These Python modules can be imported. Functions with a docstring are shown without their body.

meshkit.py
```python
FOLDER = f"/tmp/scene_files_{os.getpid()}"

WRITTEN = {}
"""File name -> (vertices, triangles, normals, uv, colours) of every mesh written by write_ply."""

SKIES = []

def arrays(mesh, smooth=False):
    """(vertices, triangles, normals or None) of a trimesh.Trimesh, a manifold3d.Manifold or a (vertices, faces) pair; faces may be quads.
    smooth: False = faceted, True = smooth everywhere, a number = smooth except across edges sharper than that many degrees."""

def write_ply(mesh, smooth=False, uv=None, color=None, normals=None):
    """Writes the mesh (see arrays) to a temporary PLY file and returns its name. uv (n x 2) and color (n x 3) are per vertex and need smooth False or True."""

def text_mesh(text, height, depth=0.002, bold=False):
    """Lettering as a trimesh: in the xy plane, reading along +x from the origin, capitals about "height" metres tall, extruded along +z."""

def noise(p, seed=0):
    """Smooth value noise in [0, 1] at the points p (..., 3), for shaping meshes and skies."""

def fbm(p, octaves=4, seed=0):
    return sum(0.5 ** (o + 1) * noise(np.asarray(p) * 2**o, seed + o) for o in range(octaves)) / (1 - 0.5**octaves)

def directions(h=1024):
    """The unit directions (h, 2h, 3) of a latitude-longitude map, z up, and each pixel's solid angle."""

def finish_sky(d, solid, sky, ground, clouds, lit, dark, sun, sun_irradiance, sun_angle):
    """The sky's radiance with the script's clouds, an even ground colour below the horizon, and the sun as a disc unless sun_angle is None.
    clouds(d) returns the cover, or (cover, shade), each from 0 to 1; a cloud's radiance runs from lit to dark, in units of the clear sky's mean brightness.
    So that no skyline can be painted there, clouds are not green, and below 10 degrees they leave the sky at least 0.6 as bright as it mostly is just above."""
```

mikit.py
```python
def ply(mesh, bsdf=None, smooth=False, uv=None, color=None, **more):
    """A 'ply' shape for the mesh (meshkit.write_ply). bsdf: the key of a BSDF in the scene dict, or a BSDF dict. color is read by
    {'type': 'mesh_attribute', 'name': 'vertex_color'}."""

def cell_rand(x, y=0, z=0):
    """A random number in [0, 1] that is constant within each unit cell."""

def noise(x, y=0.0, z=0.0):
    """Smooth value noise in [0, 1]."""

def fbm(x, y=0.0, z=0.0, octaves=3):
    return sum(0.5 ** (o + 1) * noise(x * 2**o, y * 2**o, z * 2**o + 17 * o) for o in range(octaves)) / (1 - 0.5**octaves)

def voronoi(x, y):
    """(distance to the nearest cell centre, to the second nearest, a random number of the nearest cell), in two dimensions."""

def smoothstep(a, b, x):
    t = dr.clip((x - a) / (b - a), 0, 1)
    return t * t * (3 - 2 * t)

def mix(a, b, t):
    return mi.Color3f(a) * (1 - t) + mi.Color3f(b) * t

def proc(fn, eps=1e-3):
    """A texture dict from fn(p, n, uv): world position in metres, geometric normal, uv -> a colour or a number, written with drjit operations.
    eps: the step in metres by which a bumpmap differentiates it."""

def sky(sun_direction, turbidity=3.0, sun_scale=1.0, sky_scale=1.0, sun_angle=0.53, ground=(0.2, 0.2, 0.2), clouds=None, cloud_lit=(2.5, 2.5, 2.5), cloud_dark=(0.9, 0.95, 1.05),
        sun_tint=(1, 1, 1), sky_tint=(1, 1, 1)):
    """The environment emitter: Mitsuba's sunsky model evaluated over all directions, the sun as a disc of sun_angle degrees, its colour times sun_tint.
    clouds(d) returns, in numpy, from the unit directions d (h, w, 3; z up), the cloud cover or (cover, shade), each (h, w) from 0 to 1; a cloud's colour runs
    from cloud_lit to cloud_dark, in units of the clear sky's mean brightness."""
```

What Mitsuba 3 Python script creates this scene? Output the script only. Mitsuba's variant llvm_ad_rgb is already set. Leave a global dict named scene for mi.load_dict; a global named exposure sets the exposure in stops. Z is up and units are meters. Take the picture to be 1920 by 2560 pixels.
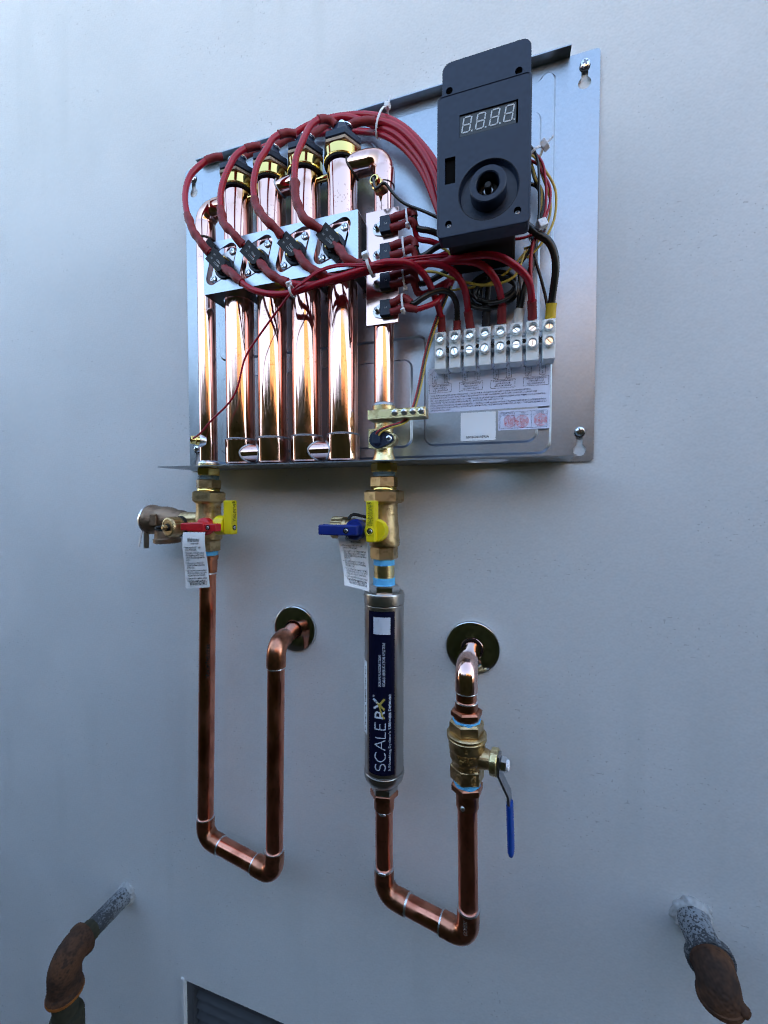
import math, random
import numpy as np, trimesh, mitsuba as mi, drjit as dr
import mikit, meshkit
import shapely
from shapely.geometry import Polygon, Point, LineString, box as sbox
from shapely import affinity
from mikit import proc, noise, fbm, smoothstep, mix, cell_rand
from scipy.interpolate import CubicSpline
T = mi.ScalarTransform4f
PI = math.pi
random.seed(7)
rng = np.random.default_rng(7)
scene, labels = {}, {}

# ---------------------------------------------------------------- camera, sky, exposure
YAW, PITCH, FPX = math.radians(-17.4285), math.radians(-1.9364), 1013.34
CAM = np.array([0.44942, -0.486465, -0.039948])
FWD = np.array([math.sin(YAW)*math.cos(PITCH), math.cos(YAW)*math.cos(PITCH), math.sin(PITCH)])
scene['camera'] = {'type': 'perspective', 'fov': 2*math.degrees(math.atan(960/FPX)), 'fov_axis': 'x', 'near_clip': 0.02, 'far_clip': 400.0,
                   'to_world': T().look_at(origin=CAM.tolist(), target=(CAM+FWD).tolist(), up=[0, 0, 1])}
scene['sky'] = mikit.sky((0.35, 0.62, 0.95), turbidity=3, ground=(0.07, 0.065, 0.055), sky_tint=(1.18, 0.915, 0.685))
exposure = 4.97

# ---------------------------------------------------------------- materials
def rgb(*c): return {'type': 'rgb', 'value': list(c)}
def metal(name, col, rough, bump=None, two=True, spec=None):
    b = {'type': 'principled', 'base_color': col if isinstance(col, dict) else rgb(*col), 'metallic': 1.0, 'roughness': rough}
    if bump: b = {'type': 'bumpmap', 'arbitrary': proc(bump[0], eps=bump[1]), 'scale': bump[2], 'bsdf': b}
    scene[name] = {'type': 'twosided', 'bsdf': b} if two else b
def plastic(name, col, rough, spec=0.5, coat=0.0, bump=None):
    b = {'type': 'principled', 'base_color': col if isinstance(col, dict) else rgb(*col), 'roughness': rough, 'specular': spec, 'clearcoat': coat, 'clearcoat_gloss': 0.9}
    if bump: b = {'type': 'bumpmap', 'arbitrary': proc(bump[0], eps=bump[1]), 'scale': bump[2], 'bsdf': b}
    scene[name] = {'type': 'twosided', 'bsdf': b}

def f_copper_bright(p, n, uv):
    t = smoothstep(.56, .80, fbm(p.x*55, p.y*55, p.z*22, 4))
    s = smoothstep(.74, .80, noise(p.x*700, p.y*700, p.z*420))*smoothstep(.45, .7, noise(p.x*40, p.y*40, p.z*40))
    c = mix((.86, .56, .49), (.72, .40, .30), t*.6)
    heat = dr.exp(-dr.square((p.z-.043)/.009)) + dr.exp(-dr.square((p.z-.334)/.010))
    c = mix(c, (.50, .27, .17), dr.clip(heat*smoothstep(.40, .62, fbm(p.x*90, p.y*90, p.z*60, 3)), 0, 1)*.75)
    return mix(c, (.42, .22, .14), s*.55)
def f_copper_rough(p, n, uv):
    t = fbm(p.x*50, p.y*50, p.z*24, 4)
    return .055 + .13*smoothstep(.45, .78, t)
def f_copper_dull(p, n, uv):
    t = smoothstep(.40, .70, fbm(p.x*60, p.y*60, p.z*26, 4))
    s = smoothstep(.70, .78, noise(p.x*420, p.y*420, p.z*240))
    c = mix((.78, .31, .20), (.54, .18, .11), t)
    return mix(c, (.24, .10, .07), s*.22)
def f_copper_dull_r(p, n, uv):
    return .13 + .20*smoothstep(.4, .7, fbm(p.x*70, p.y*70, p.z*30, 3))
def f_fitting(p, n, uv):
    t = smoothstep(.38, .68, fbm(p.x*90+3, p.y*90, p.z*90, 4))
    return mix((.62, .26, .16), (.38, .155, .09), t)
scene['copper_bright'] = {'type': 'twosided', 'bsdf': {'type': 'principled', 'base_color': proc(f_copper_bright), 'metallic': 1.0, 'roughness': proc(f_copper_rough)}}
scene['copper_pipe'] = {'type': 'twosided', 'bsdf': {'type': 'principled', 'base_color': proc(f_copper_dull), 'metallic': 1.0, 'roughness': proc(f_copper_dull_r)}}
scene['copper_fitting'] = {'type': 'twosided', 'bsdf': {'type': 'principled', 'base_color': proc(f_fitting), 'metallic': 1.0, 'roughness': .26}}
metal('copper_plate', (.80, .56, .50), .15)
metal('brass_bright', (.95, .73, .25), .10)
metal('brass_wire_dark', (.55, .42, .18), .3)
def f_brass(p, n, uv):
    return mix((.64, .48, .26), (.42, .30, .15), smoothstep(.4, .7, fbm(p.x*130, p.y*130, p.z*130, 3)))
def b_cast(p, n, uv): return fbm(p.x*900, p.y*900, p.z*900, 2)
metal('brass_cast', proc(f_brass), .33, (b_cast, 2e-4, .00035))
def f_bronze(p, n, uv):
    return mix((.36, .25, .17), (.24, .16, .11), smoothstep(.35, .7, fbm(p.x*120, p.y*120, p.z*120, 3)))
metal('bronze_cast', proc(f_bronze), .48, (b_cast, 2e-4, .0004))
def f_brassy(p, n, uv):
    return mix((.86, .74, .40), (.62, .50, .24), smoothstep(.5, .75, fbm(p.x*160, p.y*160, p.z*160, 3)))
metal('brass_forged', proc(f_brassy), .24, (b_cast, 2e-4, .0003))
def f_galv(p, n, uv):
    g = noise(p.x*1500, p.y*1500, p.z*1500)*.5 + noise(p.x*420, p.y*420, p.z*420)*.5
    st = smoothstep(.60, .74, fbm(p.x*26, p.y*26, p.z*9, 3))
    return mix((.33, .375, .43), (.42, .465, .52), g)*(1 - .14*st)
def f_galv_r(p, n, uv):
    return .27 + .12*noise(p.x*900, p.y*900, p.z*900) + .08*fbm(p.x*20, p.y*20, p.z*12, 2)
def b_galv(p, n, uv): return noise(p.x*1100, p.y*1100, p.z*1100)
scene['galvanised'] = {'type': 'twosided', 'bsdf': {'type': 'bumpmap', 'arbitrary': proc(b_galv, eps=2e-4), 'scale': .00006,
                       'bsdf': {'type': 'principled', 'base_color': proc(f_galv), 'metallic': 1.0, 'roughness': proc(f_galv_r)}}}
def f_galv2(p, n, uv): return f_galv(p, n, uv)*1.32
scene['galvanised_bright'] = {'type': 'twosided', 'bsdf': {'type': 'principled', 'base_color': proc(f_galv2), 'metallic': 1.0, 'roughness': .30}}
metal('aluminium', (.56, .545, .56), .30)
metal('chrome', (.58, .59, .60), .05)
metal('zinc_screw', (.78, .82, .86), .16)
metal('dark_screw', (.22, .22, .23), .22)
metal('stainless', (.44, .43, .41), .30)
metal('steel_hex', (.74, .75, .76), .14)
metal('lever_steel', (.40, .41, .44), .36)
metal('solder', (.80, .83, .86), .30)
metal('solder_grey', (.42, .46, .50), .48)
metal('flux_dark', (.10, .09, .08), .6)
def f_black(p, n, uv): return mix((.010, .019, .042), (.013, .025, .054), noise(p.x*300, p.y*300, p.z*300))
plastic('black_plastic', proc(f_black), .42, .36)
plastic('black_matte', (.009, .009, .010), .55, .3)
plastic('dark_hole', (.004, .004, .004), .9, .1)
plastic('display_face', (.030, .034, .035), .30, .5)
plastic('display_segment', (.50, .53, .55), .55)
plastic('wire_red', (.35, .007, .022), .28, .40, .15)
plastic('wire_black', (.012, .013, .013), .30, .5, .2)
plastic('wire_yellow', (.52, .36, .05), .36, .5)
plastic('wire_white', (.62, .62, .60), .40, .5)
def f_shrink(p, n, uv): return mix((.245, .026, .030), (.185, .020, .023), noise(p.x*220, p.y*220, p.z*220))
plastic('shrink_red', proc(f_shrink), .52, .35)
plastic('shrink_black', (.014, .015, .02), .55, .35)
plastic('shrink_white', (.60, .60, .58), .50, .4)
plastic('shrink_yellow', (.56, .38, .02), .5, .4)
plastic('nylon', (.74, .76, .80), .38, .5)
plastic('terminal_white', (.73, .77, .78), .36, .5)
plastic('sticker_white', (.80, .82, .84), .45, .4)
plastic('paper_white', (.80, .81, .82), .65, .25)
plastic('sticker_lilac', (.66, .70, .86), .34, .5)
plastic('print_navy', (.02, .025, .10), .5, .3)
plastic('print_black', (.012, .012, .014), .5, .3)
plastic('print_red', (.62, .04, .05), .5, .3)
plastic('print_pale', (.55, .60, .68), .5, .3)
plastic('print_gold', (.42, .33, .07), .45, .4)
plastic('label_navy', (.003, .004, .020), .30, .35)
plastic('handle_red', (.48, .010, .018), .34, .5, .2)
plastic('handle_yellow', (.72, .60, .008), .34, .5, .2)
plastic('handle_blue', (.006, .022, .19), .36, .5, .2)
plastic('grip_blue', (.004, .045, .27), .40, .5)
plastic('tape_blue', (.11, .46, .80), .48, .4)
plastic('tape_faded', (.12, .20, .25), .55, .3)
plastic('warning_yellow', (.72, .50, .02), .45)
plastic('dark_louvre', (.062, .068, .078), .45, .5)
plastic('cutout_black', (.012, .012, .014), .50, .22)

def f_wall(p, n, uv):
    g = noise(p.x*620, p.y*620, p.z*620)
    blot = fbm(p.x*7.0+5, p.y*7, p.z*5.0, 4)
    run = smoothstep(.52, .80, fbm(p.x*38, p.y*30, p.z*3.2, 3))*smoothstep(.35, .65, noise(p.x*4, p.y*4, p.z*4+3))
    spot = smoothstep(.90, .95, noise(p.x*330+9, p.y*330, p.z*330))*smoothstep(.52, .75, noise(p.x*17, p.y*17, p.z*17))
    g2 = noise(p.x*420+p.z*160, p.y*300, p.z*420-p.x*160)
    c = mix((.555, .580, .592), (.690, .706, .714), smoothstep(.3, .7, blot)*.34+.40*g+.26*g2)
    c = mix(c, (.50, .53, .53), run*.20)
    return mix(c, (.30, .31, .31), spot*.45)
def b_wall(p, n, uv):
    return .6*noise(p.x*560, p.y*560, p.z*560) + .6*noise(p.x*240+p.z*90, p.y*210, p.z*240-p.x*90)
scene['stucco'] = {'type': 'twosided', 'bsdf': {'type': 'bumpmap', 'arbitrary': proc(b_wall, eps=4e-4), 'scale': .00010,
                   'bsdf': {'type': 'principled', 'base_color': proc(f_wall), 'roughness': .72, 'specular': .3}}}
def f_patch(p, n, uv): return mix((.52, .54, .55), (.34, .36, .37), noise(p.x*260, p.y*260, p.z*260))
def b_patch(p, n, uv): return fbm(p.x*330, p.y*330, p.z*330, 3)
plastic('plaster_patch', proc(f_patch), .85, .2, bump=(b_patch, 4e-4, .004))
def f_rust(p, n, uv):
    a = fbm(p.x*45, p.y*45, p.z*45, 4)
    c = mix((.032, .019, .014), (.085, .038, .019), smoothstep(.36, .72, a))
    sp = noise(p.x*520, p.y*520, p.z*520)
    c = mix(c*.72, c*1.35, sp)
    return mix(c, (.030, .020, .016), smoothstep(.55, .78, fbm(p.x*190+7, p.y*190, p.z*190, 3))*.7)
def b_rust(p, n, uv): return fbm(p.x*420, p.y*420, p.z*420, 3)
plastic('rust', proc(f_rust), .80, .25, bump=(b_rust, 4e-4, .0016))
def f_rust_rim(p, n, uv): return mix((.34, .115, .022), (.16, .055, .018), fbm(p.x*150, p.y*150, p.z*150, 3))
plastic('rust_orange', proc(f_rust_rim), .8, .2, bump=(b_rust, 4e-4, .0016))
def f_nipple(p, n, uv):
    top = smoothstep(-.2, .75, n.z)
    near = smoothstep(-.085, -.004, p.y)
    sp = fbm(p.x*620, p.y*620, p.z*620, 3)
    t = smoothstep(.62, .50, sp + .31 - .33*near)*near
    return mix((.045, .050, .056), (.23, .255, .28), dr.clip(t, 0, 1))
plastic('painted_iron', proc(f_nipple), .7, .3, bump=(b_rust, 4e-4, .002))
def f_olive(p, n, uv): return mix((.055, .052, .030), (.022, .022, .016), fbm(p.x*170, p.y*170, p.z*170, 3))
plastic('pipe_dope', proc(f_olive), .75, .25, bump=(b_rust, 4e-4, .002))
def f_path(p, n, uv): return mix((.050, .040, .030), (.028, .022, .017), fbm(p.x*9, p.y*9, p.z*9, 4))
plastic('soil', proc(f_path), .9, .1)
def f_leaf(p, n, uv): return mix((.055, .066, .014), (.150, .128, .030), fbm(p.x*6, p.y*6, p.z*6, 3))
scene['leaf'] = {'type': 'twosided', 'bsdf': {'type': 'principled', 'base_color': proc(f_leaf), 'roughness': .5, 'specular': .4}}
plastic('leaf_core', (.045, .050, .018), .9, .1)
def f_cedar(p, n, uv):
    return mix((.33, .205, .100), (.22, .130, .062), fbm(p.x*9, p.y*9, p.z*2.2, 3))
plastic('cedar', proc(f_cedar), .8, .2)
def f_tan(p, n, uv): return mix((.34, .23, .13), (.27, .18, .10), fbm(p.x*5, p.y*5, p.z*5, 3))
plastic('tan_render', proc(f_tan), .85, .2)

# ---------------------------------------------------------------- mesh helpers
def numbered(name, parent=None):
    base = (parent + '__' if parent else '') + name
    k, i = base, 0
    used = lambda q: q in scene or q in labels
    while used(k):
        i += 1; k = f'{base}_{i:03d}'
    return k
def obj(name, mesh, mat, parent=None, smooth=30, label=None, kind=None):
    k = numbered(name, parent)
    if isinstance(mesh, list): mesh = trimesh.util.concatenate(list(mesh))
    scene[k] = mikit.ply(mesh, mat, smooth=smooth)
    if label or kind:
        labels[k] = {}
        if label: labels[k]['label'] = label
        if kind: labels[k]['kind'] = kind
    return k
def thing(name, label, cat, group=None):
    k = numbered(name); labels[k] = {'label': label, 'category': cat}
    if group: labels[k]['group'] = group
    return k
def single(name, mesh, mat, label, cat, group=None, smooth=30, kind=None):
    k = obj(name, mesh, mat, None, smooth)
    labels[k] = {'label': label}
    if cat: labels[k]['category'] = cat
    if group: labels[k]['group'] = group
    if kind: labels[k]['kind'] = kind
    return k
def frame(d):
    d = np.asarray(d, float); d = d/np.linalg.norm(d)
    a = np.array([0, 0, 1.]) if abs(d[2]) < .9 else np.array([1., 0, 0])
    if abs(d[2]) > .9: a = np.array([0, -1., 0])
    u = np.cross(a, d); u /= np.linalg.norm(u)
    return u, np.cross(d, u), d
def place(m, p0, axis, spin=0):
    u, v, d = frame(axis)
    M = np.eye(4); M[:3, 0], M[:3, 1], M[:3, 2], M[:3, 3] = u, v, d, p0
    m = m.copy()
    if spin: m.apply_transform(trimesh.transformations.rotation_matrix(spin, [0, 0, 1]))
    m.apply_transform(M); return m
def lathe(prof, p0=(0, 0, 0), axis=(0, 0, 1), n=40, spin=0, cap=True):
    """surface of revolution of (r, h) pairs about the axis from p0"""
    pr = [(max(r, 0), h) for r, h in prof]
    if cap and pr[0][0] > 1e-9: pr = [(0, pr[0][1])] + pr
    if cap and pr[-1][0] > 1e-9: pr = pr + [(0, pr[-1][1])]
    pr = np.array(pr)
    if pr[-1][1] < pr[0][1]: pr = pr[::-1]
    m = trimesh.creation.revolve(pr, sections=n)
    if cap and m.volume < 0: m.invert()
    return place(m, p0, axis, spin)
def cyl(p0, p1, r, n=32, ch=0.0):
    p0, p1 = np.asarray(p0, float), np.asarray(p1, float); L = np.linalg.norm(p1-p0)
    ch = min(ch, L/3)
    prof = [(r-ch, 0), (r, ch), (r, L-ch), (r-ch, L)] if ch else [(r, 0), (r, L)]
    return lathe(prof, p0, p1-p0, n)
def hexnut(p0, axis, af, h, ch=.0008, n=6, spin=0):
    r = af/2/math.cos(PI/n)
    m = lathe([(r-ch*1.5, 0), (r, ch), (r, h-ch), (r-ch*1.5, h)], (0, 0, 0), (0, 0, 1), n, 0)
    return place_raw(m, p0, axis, spin)
def place_raw(m, p0, axis, spin): return place(m, p0, axis, spin)
def ring(p0, axis, r, w, t=.0009, n=40):
    return lathe([(r-.001, -w/2), (r+t*.6, -w/2*.8), (r+t, 0), (r+t*.6, w/2*.8), (r-.001, w/2)], p0, axis, n)
def box(x0, x1, y0, y1, z0, z1, b=.0):
    x0, x1 = sorted((x0, x1)); y0, y1 = sorted((y0, y1)); z0, z1 = sorted((z0, z1))
    if not b:
        m = trimesh.creation.box((x1-x0, y1-y0, z1-z0))
    else:
        pts = []
        for sx in (x0, x1):
            for sy in (y0, y1):
                for sz in (z0, z1):
                    ix, iy, iz = (b if sx == x0 else -b), (b if sy == y0 else -b), (b if sz == z0 else -b)
                    k = .3
                    for dx, dy, dz in ((0, iy, iz), (ix, 0, iz), (ix, iy, 0), (k*ix, k*iy, iz), (k*ix, iy, k*iz), (ix, k*iy, k*iz)):
                        pts.append((sx+dx, sy+dy, sz+dz))
        return trimesh.convex.convex_hull(np.array(pts))
    m.apply_translation(((x0+x1)/2, (y0+y1)/2, (z0+z1)/2)); return m
def front(m):
    """local (u, v, w) to world (u, -w, v): drawings in the wall plane"""
    M = np.array([[1, 0, 0, 0], [0, 0, -1, 0], [0, 1, 0, 0], [0, 0, 0, 1.]])
    m = m.copy(); m.apply_transform(M); return m
def polys(g): return [q for q in getattr(g, 'geoms', [g]) if q.area > 1e-10]
def slab(poly, y0, y1):
    """(x, z) polygon between y0 (towards the camera, smaller) and y1"""
    y0, y1 = min(y0, y1), max(y0, y1); out = []
    for q in polys(poly):
        m = trimesh.creation.extrude_polygon(q, y1-y0, engine='earcut'); m = front(m); m.apply_translation((0, y1, 0)); out.append(m)
    return trimesh.util.concatenate(out)
def pad(poly, y_back, h, c, inv=False):
    """a pad raised by h towards the camera with a sloped edge of width c (no back face)"""
    poly = shapely.simplify(poly, 1e-5)
    out = []
    top = poly.buffer(-c, join_style='round', quad_segs=8)
    for q in polys(top):
        m = trimesh.creation.extrude_polygon(q, 1e-6, engine='earcut')
        v = m.vertices; f = m.faces[np.abs(m.face_normals[:, 2]-1) < .1]
        out.append(trimesh.Trimesh(np.c_[v[:, 0], np.full(len(v), y_back-h), v[:, 1]], f))
        ext = np.array(q.exterior.coords)[:-1]
        o = poly.exterior
        P = [(x, z) for x, z in ext]
        B = [np.array(o.interpolate(o.project(Point(p))).coords[0]) for p in P]
        n = len(P); V, Fc = [], []
        for t in (0, .33, .67, 1):
            s = t*t*(3-2*t)
            for p, b in zip(P, B):
                V.append((b[0]+(p[0]-b[0])*t, y_back-h*s, b[1]+(p[1]-b[1])*t))
        for r in range(3):
            for i in range(n):
                a, b2, c2, d = r*n+i, r*n+(i+1) % n, (r+1)*n+(i+1) % n, (r+1)*n+i
                Fc += [(a, b2, c2), (a, c2, d)]
        m = trimesh.Trimesh(np.array(V), Fc); m.fix_normals(); out.append(m)
    m = trimesh.util.concatenate(out); m.merge_vertices(); return m
def rrect(x0, x1, z0, z1, r):
    return sbox(x0+r, z0+r, x1-r, z1-r).buffer(r, quad_segs=6)
def spline(pts, step=.0025):
    P = np.array(pts, float); d = np.r_[0, np.cumsum(np.linalg.norm(np.diff(P, axis=0), axis=1)**.75)]
    cs = CubicSpline(d, P, bc_type='natural')
    t = np.linspace(0, d[-1], 400); Q = cs(t)
    L = np.r_[0, np.cumsum(np.linalg.norm(np.diff(Q, axis=0), axis=1))]
    n = max(4, int(L[-1]/step)); return np.c_[[np.interp(np.linspace(0, L[-1], n), L, Q[:, k]) for k in range(3)]].T
def sweep(Q, r, n=12, squash=None):
    """tube along the points Q; r: radius or one per point"""
    Q = np.asarray(Q, float); R = np.broadcast_to(r, len(Q)).astype(float)
    tg = np.gradient(Q, axis=0); tg /= np.linalg.norm(tg, axis=1, keepdims=True)
    u = np.cross(tg[0], [0, 1, .3]); u /= np.linalg.norm(u); V = []
    a = np.arange(n)/n*2*PI
    for i in range(len(Q)):
        u = u - tg[i]*(u@tg[i]); u /= np.linalg.norm(u); w = np.cross(tg[i], u)
        V.append(Q[i] + R[i]*(np.cos(a)[:, None]*u + np.sin(a)[:, None]*w))
    V = np.vstack(V); F = []
    for i in range(len(Q)-1):
        for j in range(n):
            A, B, C, D = i*n+j, i*n+(j+1) % n, (i+1)*n+(j+1) % n, (i+1)*n+j
            F += [(A, B, C), (A, C, D)]
    k = len(V); V = np.vstack([V, Q[0], Q[-1]])
    for j in range(n):
        F += [(k, (j+1) % n, j), (k+1, (len(Q)-1)*n+j, (len(Q)-1)*n+(j+1) % n)]
    m = trimesh.Trimesh(V, F, process=False)
    if m.volume < 0: m.invert()
    return m
def bend(p0, p1, p2, R, n=14):
    """points of a path p0 -> p1 -> p2 with a rounded corner of radius R"""
    p0, p1, p2 = (np.asarray(p, float) for p in (p0, p1, p2))
    a = (p0-p1)/np.linalg.norm(p0-p1); b = (p2-p1)/np.linalg.norm(p2-p1)
    th = math.acos(np.clip(a@b, -1, 1)); t = R/math.tan(th/2)
    c = p1 + (a+b)/np.linalg.norm(a+b)*R/math.sin(th/2)
    s, e = p1+a*t-c, p1+b*t-c; om = math.acos(np.clip(s@e/R/R, -1, 1))
    arc = [c + (math.sin((1-k)*om)*s+math.sin(k*om)*e)/math.sin(om) for k in np.linspace(0, 1, n)]
    return np.array([p0]+arc+[p2])
def elbow(p0, p1, p2, R, r, rs, n=28):
    """a street of pipe fitting: bend with wider sockets at both ends"""
    Q = bend(p0, p1, p2, R, 16)
    A = [Q[0], Q[0]+(Q[1]-Q[0])*.92, Q[1]]; B = [Q[-2], Q[-2]+(Q[-1]-Q[-2])*.08, Q[-1]]
    P = A + list(Q[2:-2]) + B
    rr = [rs, rs, r] + [r]*len(Q[2:-2]) + [r, rs, rs]
    return sweep(P, rr, n)
def screw(p, axis, r, h=.0016, cross=True, mat='zinc_screw', parent=None, name='screw', spin=.5, slot=False):
    dome = lathe([(r, 0), (r, h*.35), (r*.82, h*.8), (r*.45, h), (0, h*1.03)], p, axis, 20)
    k = obj(name, dome, mat, parent)
    u, v, d = frame(axis); p = np.asarray(p, float); ms = []
    for j in range(1 if slot else 2):
        t = spin + j*PI/2; e = math.cos(t)*u + math.sin(t)*v; g = np.cross(d, e)
        L, w = (r*.86, r*.15) if slot else (r*.60, r*.17); c = p + d*(h*1.06)
        pts = [c + s1*L*e*f + s2*w*g*f + d*(z) for s1 in (-1, 1) for s2 in (-1, 1) for z, f in ((.0, 1), (-h*.6, .7))]
        ms.append(trimesh.convex.convex_hull(np.array(pts)))
    if parent and parent.count('__') >= 1: obj(name+'_slot', ms, 'dark_screw' if mat != 'dark_screw' else 'dark_hole', parent, False)
    else: obj('slot', ms, 'dark_screw' if mat != 'dark_screw' else 'black_matte', k, False)
    return k
def text(s, h, depth=.00025, bold=False, width=None):
    m = meshkit.text_mesh(s, h, depth, bold)
    if width:
        m.apply_scale([width/(m.bounds[1][0]-m.bounds[0][0]), 1, 1]); m.apply_translation((-m.bounds[0][0], 0, 0))
    return m
def print_at(m, x, y, z, slant=0., tilt=0.):
    """lettering m on the wall plane at x, z (base line left end), y its back"""
    m = m.copy(); v = np.array(m.vertices); v[:, 0] += slant*v[:, 1]; m.vertices = v
    if tilt: m.apply_transform(trimesh.transformations.rotation_matrix(tilt, [0, 0, 1]))
    m = front(m); m.apply_translation((x, y, z)); return m
def oriented(m, o, ex, ey, ez):
    M = np.eye(4); M[:3, 0], M[:3, 1], M[:3, 2], M[:3, 3] = ex, ey, ez, o
    m = m.copy(); m.apply_transform(M); return m
def line2(a, b, w): return LineString([a, b]).buffer(w/2, cap_style='flat')
def frame2(x0, x1, z0, z1, w): return sbox(x0, z0, x1, z1).difference(sbox(x0+w, z0+w, x1-w, z1-w))

# ---------------------------------------------------------------- the place: ground, house wall, what stands across the side yard
g = box(-14, 14, -18, .0, -1.50, -1.40)
scene['ground'] = mikit.ply(g, 'soil'); labels['ground'] = {'kind': 'structure', 'label': 'bare dark soil along the house'}
HT = 3.90                          # top of the house wall: it keeps the sun off this side
VX0, VX1, VZ0, VZ1 = -0.0291, .40, -1.05, -0.7912
wall_poly = sbox(-6, -1.4, 6.5, HT).difference(sbox(VX0, VZ0, VX1, VZ1))
wall = slab(wall_poly, 0, .25)
hw = thing('house_wall', 'pale blue-grey painted stucco house wall carrying the opened water heater', 'wall')
obj('stucco_face', wall, 'stucco', hw, False)
# painted-over plaster lumps where the old iron pipes leave the wall
def plaster_collar(cx, cz, r0, r1, seed):
    n, V, F = 44, [], []
    rr = [(r0*.9, -.0055), (r0*1.03, -.0050), (r0*1.10, -.0032), ((r0+r1)/2, -.0016), (r1, .0008)]
    for k, (r, y) in enumerate(rr):
        for i in range(n):
            a = i/n*2*PI; q = np.array([[math.cos(a)*1.7+seed, math.sin(a)*1.7, k*.35]])
            w = float(meshkit.fbm(q*2.2, 3, seed)[0])
            rad = r*(1+(w-.5)*(.55 if k > 1 else .1)); V.append((cx+rad*math.cos(a), y*(.5+1.0*w) if k < 4 else .0008, cz+rad*math.sin(a)*1.05))
    for k in range(len(rr)-1):
        for i in range(n):
            a, b, c, d = k*n+i, k*n+(i+1) % n, (k+1)*n+(i+1) % n, (k+1)*n+i
            F += [(a, b, c), (a, c, d)]
    m = trimesh.Trimesh(V, F); m.fix_normals(); return m
RLX, RLZ = -0.1437, -0.6851
RRX, RRZ = 0.6332, -0.4754
obj('plaster_collar', plaster_collar(RLX, RLZ, .0140, .0182, 3), 'plaster_patch', hw, True, label='rough pale plaster collar around the left iron pipe')
obj('plaster_collar', plaster_collar(RRX, RRZ, .0150, .0194, 8), 'plaster_patch', hw, True, label='rough pale plaster collar around the right iron pipe')

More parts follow.
